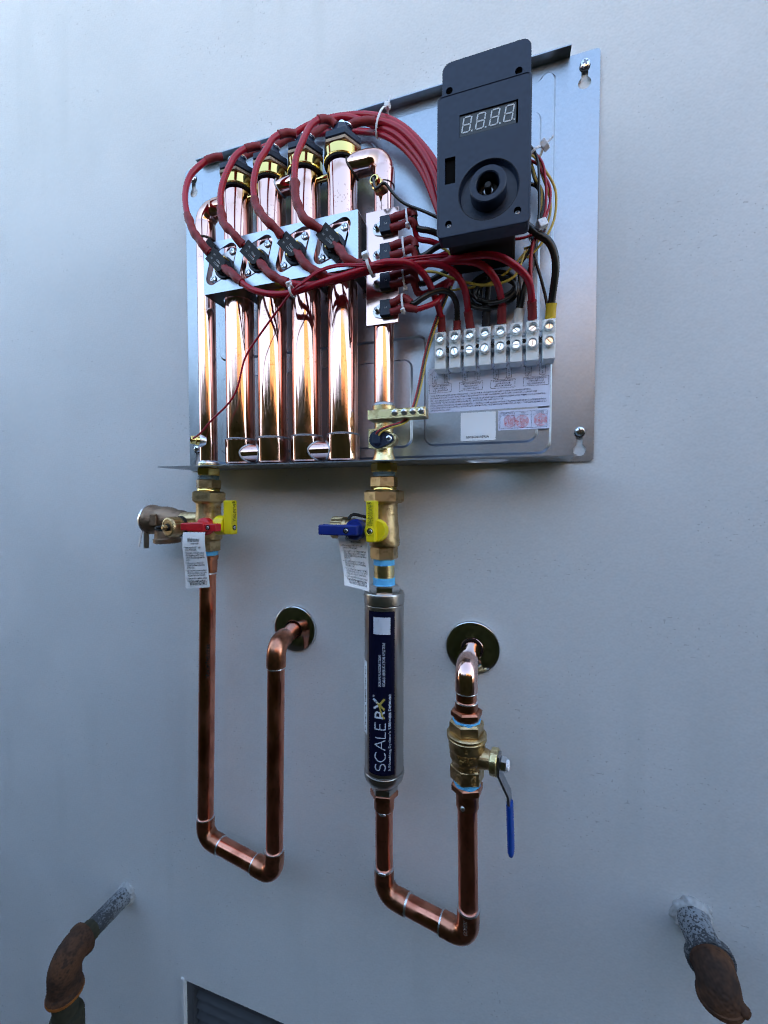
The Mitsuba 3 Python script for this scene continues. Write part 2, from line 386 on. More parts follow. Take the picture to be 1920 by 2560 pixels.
# dark louvre vent set in the wall, lower left
lv = thing('louvre_vent', 'dark grey louvred vent recessed into the foot of the wall', 'vent')
fw = .012
obj('frame', slab(sbox(VX0, VZ0, VX1, VZ1).difference(sbox(VX0+fw, VZ0+fw, VX1-fw, VZ1-fw)), .004, .03), 'dark_louvre', lv, False)
for i in range(14):
    z = VZ1 - fw - .002 - i*.0165
    m = box(VX0+fw+.001, VX1-fw-.001, -.001, .001, -.011, .011)
    m.apply_transform(trimesh.transformations.rotation_matrix(-.70, [1, 0, 0])); m.apply_translation((0, .016, z-.012))
    obj('slat', m, 'dark_louvre', lv, False)
obj('backing', box(VX0, VX1, .06, .064, VZ0, VZ1), 'dark_hole', lv, False)
# plaster lip at the vent's corner
obj('vent_reveal', slab(sbox(VX0-.006, VZ0, VX0-.0005, VZ1+.003), -.0025, .02), 'stucco', hw, False)

# across the side yard: a clipped hedge, a tan garden building
hd = thing('garden_hedge', 'dense green clipped hedge across the side yard facing the wall', 'hedge')
HY, HH = -1.38, .50
obj('inner_mass', box(-2.4, 4.2, HY-.75, HY-.10, -1.4, HH-.14), 'leaf_core', hd, False)
N = 52000
c = np.c_[rng.uniform(-2.5, 4.2, N), HY+.04-.40*rng.random(N)**2.2, rng.uniform(-1.4, HH, N)]
c[:, 1] += .05*np.sin(c[:, 0]*6+c[:, 2]*3)+.03*np.sin(c[:, 0]*17-c[:, 2]*9)
top = rng.random(N) < .25; c[top, 2] = HH-.15+.17*rng.random(top.sum())+.05*np.sin(c[top, 0]*7)+.04*np.sin(c[top, 0]*19); c[top, 1] = rng.uniform(HY-.8, HY+.02, top.sum())
e1 = rng.normal(size=(N, 3)); e1 /= np.linalg.norm(e1, axis=1, keepdims=True)
e2 = np.cross(e1, rng.normal(size=(N, 3))); e2 /= np.linalg.norm(e2, axis=1, keepdims=True)
s = rng.uniform(.016, .034, (N, 1))
V = np.stack([c-e1*s, c+e2*s*.5, c+e1*s, c-e2*s*.5], 1).reshape(-1, 3)
obj('leaves', (V, np.arange(4*N).reshape(-1, 4)), 'leaf', hd, False, kind='stuff')
fe = thing('board_fence', 'weathered cedar board fence rising behind the right half of the hedge', 'fence')
for i in range(26):
    x = .55+i*.14; obj('board', box(x+.002, x+.137, -2.245+.004*(i % 3), -2.222+.004*(i % 3), -1.4, 1.22+.012*(i*7 % 5)), 'cedar', fe, False)
for z in (-.9, .75): obj('rail', box(.55, 4.18, -2.30, -2.25, z-.045, z+.045), 'cedar', fe, False)
gb = thing('garden_building', 'tan rendered garden building beyond the end of the hedge', 'building')
obj('walls', box(-7.5, -2.45, -6.0, -1.5, -1.4, .85), 'tan_render', gb, False)
obj('roof', box(-7.6, -2.42, -6.1, -1.42, .851, .93), 'dark_louvre', gb, False)

# ---------------------------------------------------------------- the opened cabinet: back plate with flanges
W, H, YB = .533, .4275, -.0032
cab = thing('heater_cabinet', 'galvanised steel back plate of the opened water heater screwed to the wall', 'cabinet')
KEY = [(.0141, .0315, .0122, .020), (.0145, .4135, .3941, .020), (.5190, .0322, .0120, .020), (.5184, .4139, .3959, .020)]
plate = rrect(0, W, 0, H, .004)
for kx, zs, zc, _ in KEY:
    plate = plate.difference(Point(kx, zc).buffer(.0063, quad_segs=10)).difference(sbox(kx-.0032, zc, kx+.0032, zs)).difference(Point(kx, zs).buffer(.0032))
obj('back_plate', slab(plate, YB, YB+.0012), 'galvanised', cab, False)
for kx, zs, zc, _ in KEY:
    k = screw((kx, YB-.0006, zs), (0, -1, 0), .0049, .0030, parent=cab, name='mounting_screw', spin=.4+kx*3)
    obj('washer', cyl((kx, YB, zs-.0015), (kx, YB-.0007, zs-.0015), .0053), 'black_matte', k)
# embossed pads
A = shapely.union_all([rrect(.0285, .4905, .009, .392, .014), rrect(.030, .470, .30, .4155, .014), rrect(.4735, .4905, .3, .4165, .0085)])
A = A.buffer(.006).buffer(-.012).buffer(.006)
obj('embossed_pad', pad(A, YB-.0001, .0026, .0024), 'galvanised', cab, 25)
Y2 = YB-.0027
B = shapely.union_all([rrect(.3480, .4775, .021, .380, .013), rrect(.0565, .4775, .1500, .380, .013)])
B = B.union(sbox(.34, .15, .38, .18)).buffer(-.005).buffer(.010).buffer(-.005)
B1 = rrect(.0565, .4775, .1500, .2160, .013).union(rrect(.30, .4775, .15, .380, .013)).union(rrect(.3480, .4775, .021, .3, .013)).buffer(-.005).buffer(.010).buffer(-.005)
B2 = rrect(.0555, .3360, .0205, .1290, .013)
B3 = rrect(.0440, .29, .2350, .395, .013)
for q in (B1, B2, B3): obj('raised_panel', pad(q.buffer(-.001), Y2, .0027, .0022), 'galvanised', cab, 25)
YP = Y2-.0027                      # face of the raised panels
# bottom flange with the wire hole, top flange
FX0, FX1, FD, FZ = .0122, .5068, .0721, .0011
fl = sbox(FX0, -FD, FX1, YB+.0002).difference(Point(.4245, -.036).buffer(.0222, quad_segs=16))
for px_, py_, r_ in ((.0665, -.042, .0122), (.3099, -.042, .0122)): fl = fl.difference(Point(px_, py_).buffer(r_, quad_segs=10))
m = trimesh.creation.extrude_polygon(fl, .0011, engine='earcut'); m.apply_translation((0, 0, FZ-.0011))
obj('bottom_flange', m, 'galvanised', cab, False)
obj('flange_lip', box(.4527, .4612, -.0125, -.0112, FZ, FZ+.0018, .0004), 'galvanised', cab, False)
m = box(.0284, .504, -.0150, YB, H-.0006, H+.0006); obj('top_flange', m, 'galvanised', cab, False)
for x, z in ((.137, .4105), (.2605, .4135)): screw((x, YB-.0001, z), (0, -1, 0), .0032, .002, parent=cab, name='plate_screw')

# stickers
st = thing('wiring_sticker', 'large white wiring label with small print below the terminal block', 'sticker')
SX0, SX1, SZ0, SZ1 = .3546, .4884, .0606, .1120
YS = YP-.0001
obj('sheet', box(SX0, SX1, YS-.0003, YS, SZ0, SZ1), 'sticker_lilac', st, False)
yt = YS-.0005
ink, outl = [], []
def box_label(x0, x1, zt, zb, letter):
    outl.append(frame2(x0, x1, zb, zt, .00035))
    for j, s in enumerate(('CIRCUIT BREAKER '+letter, 'DISYUNTOR '+letter, 'DISJONCTEUR '+letter)):
        wd = (x1-x0)*(.80, .58, .68)[j]
        ink.append(print_at(text(s, .00145, .00012, True, wd), (x0+x1)/2-wd/2, yt, zt-.0026-j*.0027, .25))
for (x0, x1, zt, zb, L) in ((0.3557, 0.3817, .0934, .0836, 'D'), (0.3905, 0.4171, .0934, .0836, 'C'),
                            (0.4259, 0.4522, .0934, .0836, 'B'), (0.4606, 0.4870, .0934, .0836, 'A')):
    box_label(x0, x1, zt, zb, L)
for px_, d in ((0.3619, '2'), (0.3761, '1'), (0.3968, '2'), (0.4112, '1'),
               (0.4315, '2'), (0.4453, '1'), (0.4659, '2'), (0.4803, '1')):
    zt, zb = .1100, .0948
    P = [(px_, zt), (px_+.0052, zt-.0048), (px_+.0028, zt-.0048), (px_+.0028, zb), (px_-.0028, zb), (px_-.0028, zt-.0048), (px_-.0052, zt-.0048)]
    outl.append(LineString(P+[P[0]]).buffer(.0002, cap_style='flat', join_style='mitre'))
    ink.append(print_at(text('L', .0026, .00012), px_-.0009, yt, .1014)); ink.append(print_at(text(d, .0032, .00012), px_-.0011, yt, .0962))
for j, (s, wd) in enumerate((('THIS APPLIANCE MUST BE GROUNDED.  FOR SUPPLY CONNECTION USE 8 AWG OR HIGHER WIRES.', .1115),
        ('SUITABLE FOR AT LEAST 75ºC (160F) MAXIMUM VOLTAGE ALLOWED: 240 V MIN. TORQUE 18 INCH. LBS', .1180), 
        ('CET APPAREIL DOIT ÊTRE MIS À LA TERRE. POUR LA CONNEXION D’ALIMENTATION, UTILISER DU FIL 8 AWG OU', .1265),
        ('PLUS GROS, TENSION MAXIMALE PERMISE : 240 V COUPLE MIN. 18 PO-LB', .0825),
        ('ESTE DISPOSITIVO DEBE TENER CONEXIÓN A TIERRA. USAR CABLES 8 AWG O SUPERIORES PARA LA CONEXIÓN A', .1270),
        ('LA FUENTE APTO PARA 75ºC (160ºF) COMO MÍNIMO VOLTAJE MÁXIMO PERMITIDO: 240 V TORQUE MÍNIMO: 16', .1280), ('LIBRAS POR PULGADA', .0240))):
    ink.append(print_at(text(s, .00135, .00012, True, wd), SX0+.0024, yt, (.0796, .0769, .0738, .0711, .0680, .0653, .0626)[j], .22))
obj('print', ink+[slab(shapely.union_all(outl), yt, yt-.00012)], 'print_navy', st, False)

st = thing('serial_sticker', 'small white rounded serial number label under the large wiring label', 'sticker')
QX0, QX1, QZ0, QZ1 = 0.3926, 0.4318, 0.0262, 0.0584
obj('sheet', slab(rrect(QX0, QX1, QZ0, QZ1, .0014), YS, YS-.0003), 'sticker_white', st, False)
obj('print', print_at(text('S/N:G422503954', .0024, .00012, True, .0255), QX0+.0060, yt, QZ0+.0030), 'print_black', st, False)

st = thing('inspection_sticker', 'white inspection table label with three round red pass stamps', 'sticker')
CX0, CX1, CZ0, CZ1 = 0.4344, 0.4884, 0.0365, 0.0586
obj('sheet', box(CX0, CX1, YS-.0003, YS, CZ0, CZ1), 'sticker_lilac', st, False)
dx = CX1-CX0
g = frame2(CX0+.0018, CX1-.0026, CZ0+.0016, CZ1-.0022, .0003)
for f in (.32, .655): g = g.union(sbox(CX0+dx*f, CZ0+.0016, CX0+dx*f+.0003, CZ1-.0022))
g = g.union(sbox(CX0+.0018, CZ1-.0062, CX1-.0026, CZ1-.0059))
obj('print', [slab(g, yt, yt-.00012)] + [print_at(text(s, .0014, .00012, False, wd), CX0+dx*f, yt, CZ1-z) for s, wd, f, z in
    (('RESISTANCE', .0135, .045, .0043), ('10.0', .005, .11, .0062), ('TEST', .0052, .445, .0046), ('CHECK', .0082, .735, .0048))], 'print_navy', st, False)
for f, zf, num, tl in ((.235, .43, '02', .42), (.475, .395, '08', .10), (.825, .43, '05', .0)):
    cx, cz, R = CX0+dx*f, CZ0+(CZ1-CZ0)*zf, .0066
    ringp = Point(0, 0).buffer(R).difference(Point(0, 0).buffer(R-.00035))
    for zz in (.0020, -.0024):
        hw_ = math.sqrt(R*R-zz*zz); ringp = ringp.union(sbox(-hw_, zz-.00015, hw_, zz+.00015))
    ringp = affinity.translate(affinity.rotate(ringp, math.degrees(tl), origin=(0, 0)), cx, cz)
    ms = [slab(ringp, yt-.00015, yt-.0003)]
    for s, wd, h, u, v in (('QC', .0044, .0025, -.0022, .0029), ('PASS', .0112, .0028, -.0056, -.0017), (num, .0040, .0025, -.0020, -.0056)):
        t = text(s, h, .00012, False, wd); t.apply_translation((u, v, 0)); t.apply_transform(trimesh.transformations.rotation_matrix(tl, [0, 0, 1]))
        t = front(t); t.apply_translation((cx, yt-.00015, cz)); ms.append(t)
    obj('red_stamp', ms, 'print_red', st, False, label='round red pass stamp numbered '+num)

# ---------------------------------------------------------------- copper heat exchanger: four tubes, inlet and outlet pipes
hx = thing('heat_exchanger', 'shiny copper heat exchanger of four upright tubes on the back plate', 'heat exchanger')
CXS, CY, RT = (.1158, .1634, .2108, .2585), -.0395, .0176
ZB, ZT = .3445, .3575
for i, x in enumerate(CXS):
    t = obj('heating_tube', lathe([(RT, .030), (RT, ZB+.002)], (x, CY, 0), n=64), 'copper_bright', hx, label=f'heating tube, {("first", "second", "third", "last")[i]} from the left')
    obj('bottom_cap', lathe([(.0165, .0035), (.0185, .0043), (.0196, .0065), (.0196, .0335), (.0191, .0343)], (x, CY, 0), n=64), 'copper_bright', t)
    obj('solder_ring', lathe([(.0196, .0338), (.0199, .0348), (.0190, .0358), (.0178, .0362)], (x, CY, 0), n=48), 'solder_grey', t)
    obj('brass_collar', lathe([(.0186, ZB-.0010), (.0211, ZB), (.0215, ZB+.0012), (.0210, ZB+.0022), (.0208, ZT-.0012), (.0200, ZT)], (x, CY, 0), n=64), 'brass_bright', t)
    obj('rubber_edge', lathe([(.0180, ZB-.0024), (.0202, ZB-.0022), (.0210, ZB-.0005), (.019, ZB)], (x, CY, 0), n=48), 'black_matte', t)
    obj('hex_nut', hexnut((x, CY, ZT+.0002), (0, 0, 1), .0405, .0050, .001), 'bronze_cast', t, False)
    obj('element_head', [hexnut((x, CY, ZT+.0053), (0, 0, 1), .0398, .0095, .0018), lathe([(.0165, 0), (.0150, .004), (.0120, .0100), (.0100, .0150)], (x, CY, ZT+.0142), n=8)], 'black_plastic', t, False)
    zt = ZT+.0295
    for s in (-1, 1):
        lug = trimesh.creation.annulus(.0030, .0054, .0008, 28); lug.apply_transform(trimesh.transformations.rotation_matrix(.35*s, [0, 1, 0])); lug.apply_translation((x+s*.0075, CY-.001, zt+.0008))
        obj('wire_lug', lug, 'zinc_screw', t)
        x2 = x+s*.0062
        k = obj('terminal_post', cyl((x2, CY, zt), (x2, CY, zt+.0030), .0034, 16, .0004), 'zinc_screw', t)
    obj('terminal_stud', lathe([(.0042, .0), (.0042, .0022), (.0030, .0036), (0, .0040)], (x+.0005, CY-.0018, zt+.0028), n=16), 'zinc_screw', t)
ZH = .3365
def stub(x0, x1, y, z, r, mat='copper_bright', n=32): return cyl((x0, y, z), (x1, y, z), r, n)
obj('cross_tube', stub(CXS[0]+.014, CXS[1]-.014, CY-.002, .3345, .0034), 'brass_bright', hx, label='thin brass tube between the first two heating tubes')
obj('cross_tube', stub(CXS[2]+.014, CXS[3]-.014, CY-.002, .3350, .0034), 'brass_bright', hx, label='thin brass tube between the last two heating tubes')
def saddle(cx, cr, side, y, z, r, k, mat='solder_grey', tk=.0014):
    """solder seam where a round stub meets an upright tube of radius cr"""
    pts = []
    for a in np.linspace(0, 2*PI, 40):
        yy, zz = y+r*math.cos(a), z+r*math.sin(a)
        pts.append((cx+side*(math.sqrt(max(1e-8, cr*cr-(yy-CY)**2))+.0002), yy, zz))
    obj('solder_seam', sweep(np.array(pts), tk*(1+.25*np.sin(np.linspace(0, 9, 40))), 8), mat, k)
def tie_stub(i, y, z, r, cr, nm, label):
    k = obj(nm, stub(CXS[i]+.008, CXS[i+1]-.008, y, z, r, n=48), 'copper_bright', hx, label=label)
    saddle(CXS[i], cr, 1, y, z, r, k); saddle(CXS[i+1], cr, -1, y, z, r, k)
tie_stub(1, CY-.0025, .3372, .0098, RT, 'link_pipe', 'upper copper link between the middle tubes')
tie_stub(0, CY-.0062, .0165, .0108, .0196, 'link_pipe', 'lower copper link between the first two tubes')
tie_stub(2, CY-.0062, .0165, .0108, .0196, 'link_pipe', 'lower copper link between the last two tubes')
# inlet pipe on the left with its elbow
IX, IY, RP = .0664, -.0415, .0112
ip = obj('inlet_pipe', cyl((IX, IY, .004), (IX, IY, .302), RP, 48), 'copper_bright', hx)
obj('elbow', elbow((IX, IY, .2945), (IX, IY, .3305), (CXS[0]-.012, IY, .3305), .0165, RP*1.06, RP*1.13), 'copper_bright', ip)
obj('soldered_edge', lathe([(RP*1.12, .2930), (RP*1.15, .2945), (RP*1.06, .2955)], (IX, IY, 0)), 'flux_dark', ip)
obj('collar', lathe([(.0135, .0013), (.0135, .0050), (.0128, .0056)], (IX, IY, 0)), 'brass_forged', ip)
obj('solder_ring', lathe([(.0133, .0056), (.0130, .0074), (.0118, .0086), (.0113, .0092)], (IX, IY, 0)), 'solder', ip)
# outlet pipe
OX, OY = .3096, -.0415
op = obj('outlet_pipe', cyl((OX, OY, .066), (OX, OY, .312), RP, 48), 'copper_bright', hx)
obj('elbow', elbow((OX, OY, .3080), (OX, OY, .3400), (CXS[3]+.012, OY, .3400), .0145, RP*1.04, RP*1.10), 'copper_bright', op)
saddle(CXS[3], RT, 1, OY, .3400, RP*1.08, op, 'flux_dark', .0016)
saddle(CXS[0], RT, -1, IY, .3305, RP*1.08, ip, 'flux_dark', .0010)
# thermistor fitting on the outlet pipe
p0 = np.array([OX+.001, OY-.006, .2985]); ax = np.array([-.25, -.95, .12]); ax /= np.linalg.norm(ax)
tf = thing('temperature_probe', 'small brass temperature probe screwed into the right hand copper pipe', 'probe')
obj('boss', lathe([(.0072, 0), (.0078, .004), (.0058, .008)], p0, ax), 'copper_fitting', tf)
obj('fitting', [lathe([(.0060, .0075), (.0064, .009), (.0064, .013), (.0052, .0140), (.0056, .0148), (.0056, .0185), (.0048, .0195)], p0, ax)], 'brass_bright', tf)
obj('bore', lathe([(.0034, .0190), (.0034, .0198)], p0, ax), 'dark_hole', tf)
PR1 = p0+ax*.0195
# probe on the inlet pipe
p0 = np.array([IX-.002, IY-.0085, 0.0345]); ax = np.array([-.62, -.78, .06]); ax /= np.linalg.norm(ax)
tf = thing('inlet_probe', 'small brass probe near the foot of the left hand copper pipe', 'probe')
obj('boss', lathe([(.0078, -.003), (.0080, .002), (.0070, .0045)], p0, ax), 'solder', tf)
obj('fitting', [lathe([(.0066, .0035), (.0066, .0075), (.0052, .0085), (.0055, .0095), (.0055, .0135), (.0048, .0145)], p0, ax)], 'brass_bright', tf)
obj('bore', lathe([(.0028, .0140), (.0028, .0149)], p0, ax), 'dark_hole', tf)
PR2 = p0+ax*.0145

# copper mounting plate with four switches, clamped to the outlet pipe
tp = thing('switch_plate', 'upright pink copper plate carrying four black switches', 'plate')
PX0, PX1, PZ0, PZ1, PY = .2930, .3303, .1515, .2747, -.0550
obj('plate', box(PX0, PX1, PY, PY+.0028, PZ0, PZ1, .0004), 'copper_plate', tp, False)
obj('saddle_block', box(OX-.0075, OX+.0075, PY+.0027, OY-.006, PZ0+.010, PZ1-.010), 'copper_fitting', tp, False)
TZ = [.2545, .2255, .1945, .1660]
for i, z in enumerate(TZ):
    s_ = thing('power_switch', ('top', 'second', 'third', 'bottom')[i]+' black power switch bolted on the copper plate', 'switch', 'black power switches on the copper plate')
    bx = PX0+.0175
    obj('base', slab(shapely.union_all([rrect(bx-.0005, bx+.0150, z-.0082, z+.0082, .0012), Point(bx-.0028, z-.0008).buffer(.0063)]).convex_hull, PY-.0001, PY-.0014), 'aluminium', s_, False)
    obj('case', box(bx+.0008, bx+.0130, PY-.0015, PY-.0072, z-.0082, z+.0086, .0005), 'black_plastic', s_, False)
    obj('marking', print_at(text('16', .0018, .0001), bx+.0060, PY-.0073, z-.001), 'print_pale' if False else 'display_segment', s_, False)
    q = np.array([bx-.0040, PY-.0015, z+.0002])
    k = obj('bolt', [hexnut(q, (0, -1, 0), .0066, .0028, .0005, spin=.3), lathe([(.0035, 0), (.0036, .0008)], q, (0, -1, 0))], 'zinc_screw', s_, False)
    obj('stud', lathe([(.0019, 0), (.0019, .0050), (.0014, .0056)], q, (0, -1, 0), 16), 'dark_screw', k)

# flow sensor body and ground bar
fs = thing('flow_sensor', 'brass flow sensor body with a black pickup at the foot of the right pipe', 'flow sensor')
ZG0, ZG1 = .0478, .0578
obj('body', lathe([(.0135, .0013), (.0132, .004), (.0118, .008), (.0108, .012), (.0108, .044), (.0112, .0455)], (OX, OY, 0)), 'brass_forged', fs)
obj('top_socket', lathe([(.0122, .0575), (.0128, .059), (.0128, .0640), (.0120, .0650)], (OX, OY, 0)), 'brass_forged', fs)
obj('solder_ring', lathe([(.0130, .0645), (.0126, .0668), (.0114, .0680)], (OX, OY, 0)), 'solder_grey', fs)
PZ = .0255
obj('pickup_seat', slab(shapely.union_all([Point(OX-.0015, PZ).buffer(.0118), Point(OX+.0115, PZ).buffer(.0072)]).convex_hull.union(sbox(OX-.0133, PZ-.0095, OX-.004, PZ+.0118)), OY-.004, OY-.0150), 'brass_forged', fs, 20)
pk = obj('pickup', slab(shapely.union_all([Point(OX-.0020, PZ).buffer(.0098), Point(OX+.0110, PZ+.0003).buffer(.0050)]).convex_hull, OY-.0150, OY-.0172), 'black_plastic', fs, 20)
obj('housing', box(OX-.0072, OX+.0018, OY-.0172, OY-.0206, PZ-.0052, PZ+.0060, .0006), 'black_plastic', pk, False)
obj('resin', lathe([(.0028, 0), (.0020, .0014), (0, .0016)], (OX-.0024, OY-.0190, PZ-.0050), (0, -1, 0)), 'label_navy', pk)
screw((OX+.0110, OY-.0172, PZ+.0003), (0, -1, 0), .0034, .0016, parent=pk, name='screw', spin=.2)
gbar = thing('ground_bar', 'horizontal brass grounding bar with four screws', 'ground bar')
GY = OY-.0165
gp = shapely.union_all([Point(OX, OY).buffer(.0150, quad_segs=12), sbox(OX-.004, GY, OX+.0515, OY+.002), sbox(OX-.0140, GY, OX+.006, OY)]).buffer(-.0012).buffer(.0012)
m = trimesh.creation.extrude_polygon(gp, ZG1-ZG0, engine='earcut'); m.apply_translation((0, 0, ZG0)); obj('bar', m, 'brass_forged', gbar, 25)
for x in (0.3273, 0.3376, 0.3474, 0.3568):
    screw((x, GY-.0001, (ZG0+ZG1)/2+.0006), (0, -1, 0), .0034, .0030, parent=gbar, name='screw', spin=.1+x*9)

# ---------------------------------------------------------------- thermostat bracket with four thermal cut-outs
br = thing('thermostat_bracket', 'folded galvanised steel bracket across the front of the four copper tubes', 'bracket')
BX0, BX1, BZ0, BZ1, BY = .0876, .2894, .2090, .2699, -.0700
TC = [(.1131, .2420), (.1617, .2420), (.2102, .2418), (.2587, .2423)]
DU, DV = .0138, .0142
face = sbox(BX0, BZ0, BX1, BZ1)
def hole_shape(cx, cz, g): return shapely.union_all([Point(cx+DU, cz+DV).buffer(.0050+g), Point(cx-DU, cz-DV).buffer(.0050+g), Point(cx-.007, cz+.006).buffer(.0060+g), Point(cx+.007, cz-.006).buffer(.0060+g)]).convex_hull
for cx, cz in TC: face = face.difference(hole_shape(cx, cz, .0036))
face = face.intersection(rrect(BX0, BX1, BZ0, BZ1, .001))
obj('face', slab(face, BY, BY+.0012), 'galvanised_bright', br, False)
obj('top_return', box(BX0, BX1, BY+.0012, -.058, BZ1-.0012, BZ1), 'galvanised_bright', br, False)
bt = sbox(BX0, BY+.0012, BX1, -.024)
for x in CXS: bt = bt.difference(Point(x, CY).buffer(RT+.0012)).difference(sbox(x-RT-.0012, CY, x+RT+.0012, 0))
for q in polys(bt):
    m = trimesh.creation.extrude_polygon(q, .0012, engine='earcut'); m.apply_translation((0, 0, BZ0)); obj('bottom_return', m, 'galvanised_bright', br, False)
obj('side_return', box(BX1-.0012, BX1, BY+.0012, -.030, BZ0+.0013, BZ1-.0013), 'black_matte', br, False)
obj('side_return', box(BX0, BX0+.0012, BY+.0012, -.056, BZ0+.0013, BZ1-.0013), 'galvanised', br, False)
for x in (.0915, .1396, .1872, .2345, .2835):
    f = obj('foot_tab', box(x-.0052, x+.0052, -.0272, -.0258, BZ0-.0115, BZ0-.0001), 'galvanised', br, False)
    screw((x, -.0272, BZ0-.0062), (0, -1, 0), .0036, .0022, mat='dark_screw', parent=br, name='foot_screw', spin=.6)
# a yellow caution tag tucked between the middle tubes, below the bracket
single('caution_tag', box(.1795, .1925, -.0590, -.0584, .1985, .2075), 'warning_yellow', 'small yellow tag between the middle copper tubes below the bracket', 'tag', smooth=False)

def diag(cx, cz, y):     # local frame of a cut-out: u along the wire (down to the right), v across, w to the camera
    a = math.radians(-47); u = np.array([math.cos(a), 0, math.sin(a)]); w = np.array([0, -1., 0]); v = np.cross(w, u)
    return u, v, w
TBC = [(.1192, .2366), (.1667, .2366), (.2150, .2368), (.2624, .2366)]
for i, (cx, cz) in enumerate(TC):
    tc = thing('thermal_cutout', ('leftmost', 'second', 'third', 'rightmost')[i]+' black thermal cut-out on the steel bracket, counted from the left', 'thermostat', 'thermal cut-outs on the bracket')
    pl = slab(hole_shape(cx, cz, -.0009), BY+.0036, BY+.0048)
    obj('mounting_plate', pl, 'aluminium', tc, False)
    for s in (1, -1): screw((cx+s*DU, BY+.0036, cz+s*DV), (0, -1, 0), .0044, .0024, parent=tc, name='screw', spin=.9+.3*s)
    bx, bz = TBC[i]; u, v, w = diag(cx, cz, 0)
    c0 = np.array([bx-.001, 0, bz-.0005])
    obj('base', [lathe([(.0128, 0), (.0128, .0058), (.0115, .0064)], c0+[0, BY+.0036, 0], (0, -1, 0), 40), lathe([(.0098, .006), (.0098, .0105)], c0+[0, BY+.0036, 0], (0, -1, 0), 40)], 'black_plastic', tc)
    bod = sbox(-.0132, -.0082, .0132, .0082).difference(Polygon([(.0132, .0082), (.0094, .0082), (.0132, .0050)])).difference(Polygon([(.0132, -.0082), (.0094, -.0082), (.0132, -.0050)]))
    m = trimesh.creation.extrude_polygon(bod, .0100, engine='earcut'); y0 = BY-.0068
    o = np.array([bx, y0, bz]); m = oriented(m, o, u, v, w)
    b = obj('body', m, 'cutout_black', tc, False)
    for s in (1, -1):
        q = o+v*s*.0084+u*.0005; obj('rivet', lathe([(.0016, -.0046), (.0016, .0042), (.0010, .0048)], q, w, 12), 'brass_bright', b)
    for s_, uu, vv, h in (('TO46', .0005, -.0002, .0020), ('L125R', -.0005, -.0040, .0022), ('5A', -.0075, .0026, .0018), ('10', -.0080, -.0030, .0018)):
        t = text(s_, h, .0001); obj('marking', oriented(t, o+u*uu+v*vv+w*.0101, u, v, w), 'display_segment', b, False)
# flat tabs bent out at the first and last cut-out
for cx, cz, sx, sz, nm in ((TC[0][0], TC[0][1], -.0118, .0232, 'first'), (TC[3][0], TC[3][1], .0048, -.0190, 'last')):
    P = np.array([(-.0075, -.0040), (.0075, -.0040), (.0075, .0040), (-.0075, .0040)])
    u, v, w = diag(0, 0, 0)
    m = trimesh.creation.extrude_polygon(Polygon(P), .0010, engine='earcut')
    obj('bent_tab', oriented(m, np.array([cx+sx, BY-.0035, cz+sz]), u, v, w), 'black_matte', br, False)
    obj('bent_tab_neck', oriented(box(-.002, .006, -.0022, .0022, -.009, 0), np.array([cx+sx, BY-.0035, cz+sz]), u, v, w), 'aluminium', br, False)

# ---------------------------------------------------------------- control box
cb = thing('control_box', 'dark blue-black plastic control box with a four digit display, unmounted dial and tab', 'control box')
KX0, KX1, KZ0, KZ1, KY = .3815, .4623, .2005, .3268, -.1050
KC = (.4270, .2352)
fp = rrect(KX0, KX1, KZ0, KZ1, .0042)
slot = sbox(.3882, .2476, .3976, .2712)
dwin = sbox(.4012, .2862, .4516, .3062)
small = [(.3917, .2119), (.4520, .2118)]
fpo = fp.difference(slot).difference(dwin).difference(Point(*KC).buffer(.0262, quad_segs=24))
for q in small: fpo = fpo.difference(Point(*q).buffer(.0031))
def chamfered(poly, y0, y1, c):
    return [slab(poly.buffer(-c), y0, y0+c*1.001), slab(poly, y0+c, y1)]
obj('front_panel', slab(fpo, KY, KY+.0030), 'black_plastic', cb, False)
rim = LineString(list(fp.buffer(-.0004).exterior.coords))
V = [(x, KY+.0004, z) for x, z in list(rim.coords)[:-1]]
obj('front_edge', sweep(np.array(V+[V[0], V[1]]), .0010, 8), 'black_plastic', cb)
shell = fp.difference(fp.buffer(-.0018))
obj('housing', slab(shell, KY+.0030, -.0885), 'black_plastic', cb, 25)
obj('inner_floor', slab(fp.buffer(-.0019), KY+.0145, KY+.0160), 'black_matte', cb, False)
obj('rear_box', box(.3880, .4505, -.0300, -.0888, .2040, .315, .0025), 'black_matte', cb, False)
tabp = rrect(.3826, .4626, .30, .3728, .0085)
tabp = tabp.difference(Point(.3893, .3468).buffer(.0033)).difference(Point(.4520, .3462).buffer(.0033))
obj('mounting_tab', slab(tabp, -.0880, -.0852), 'black_plastic', cb, False)
for x in (.3893, .4520): obj('tab_hole', cyl((x, -.0849, .3465), (x, -.0835, .3465), .0038, 16), 'dark_hole', cb)
obj('ledge', box(KX0+.0006, KX1-.0006, KY+.0012, KY+.019, KZ1-.0008, KZ1+.0012, .0005), 'black_plastic', cb, False)
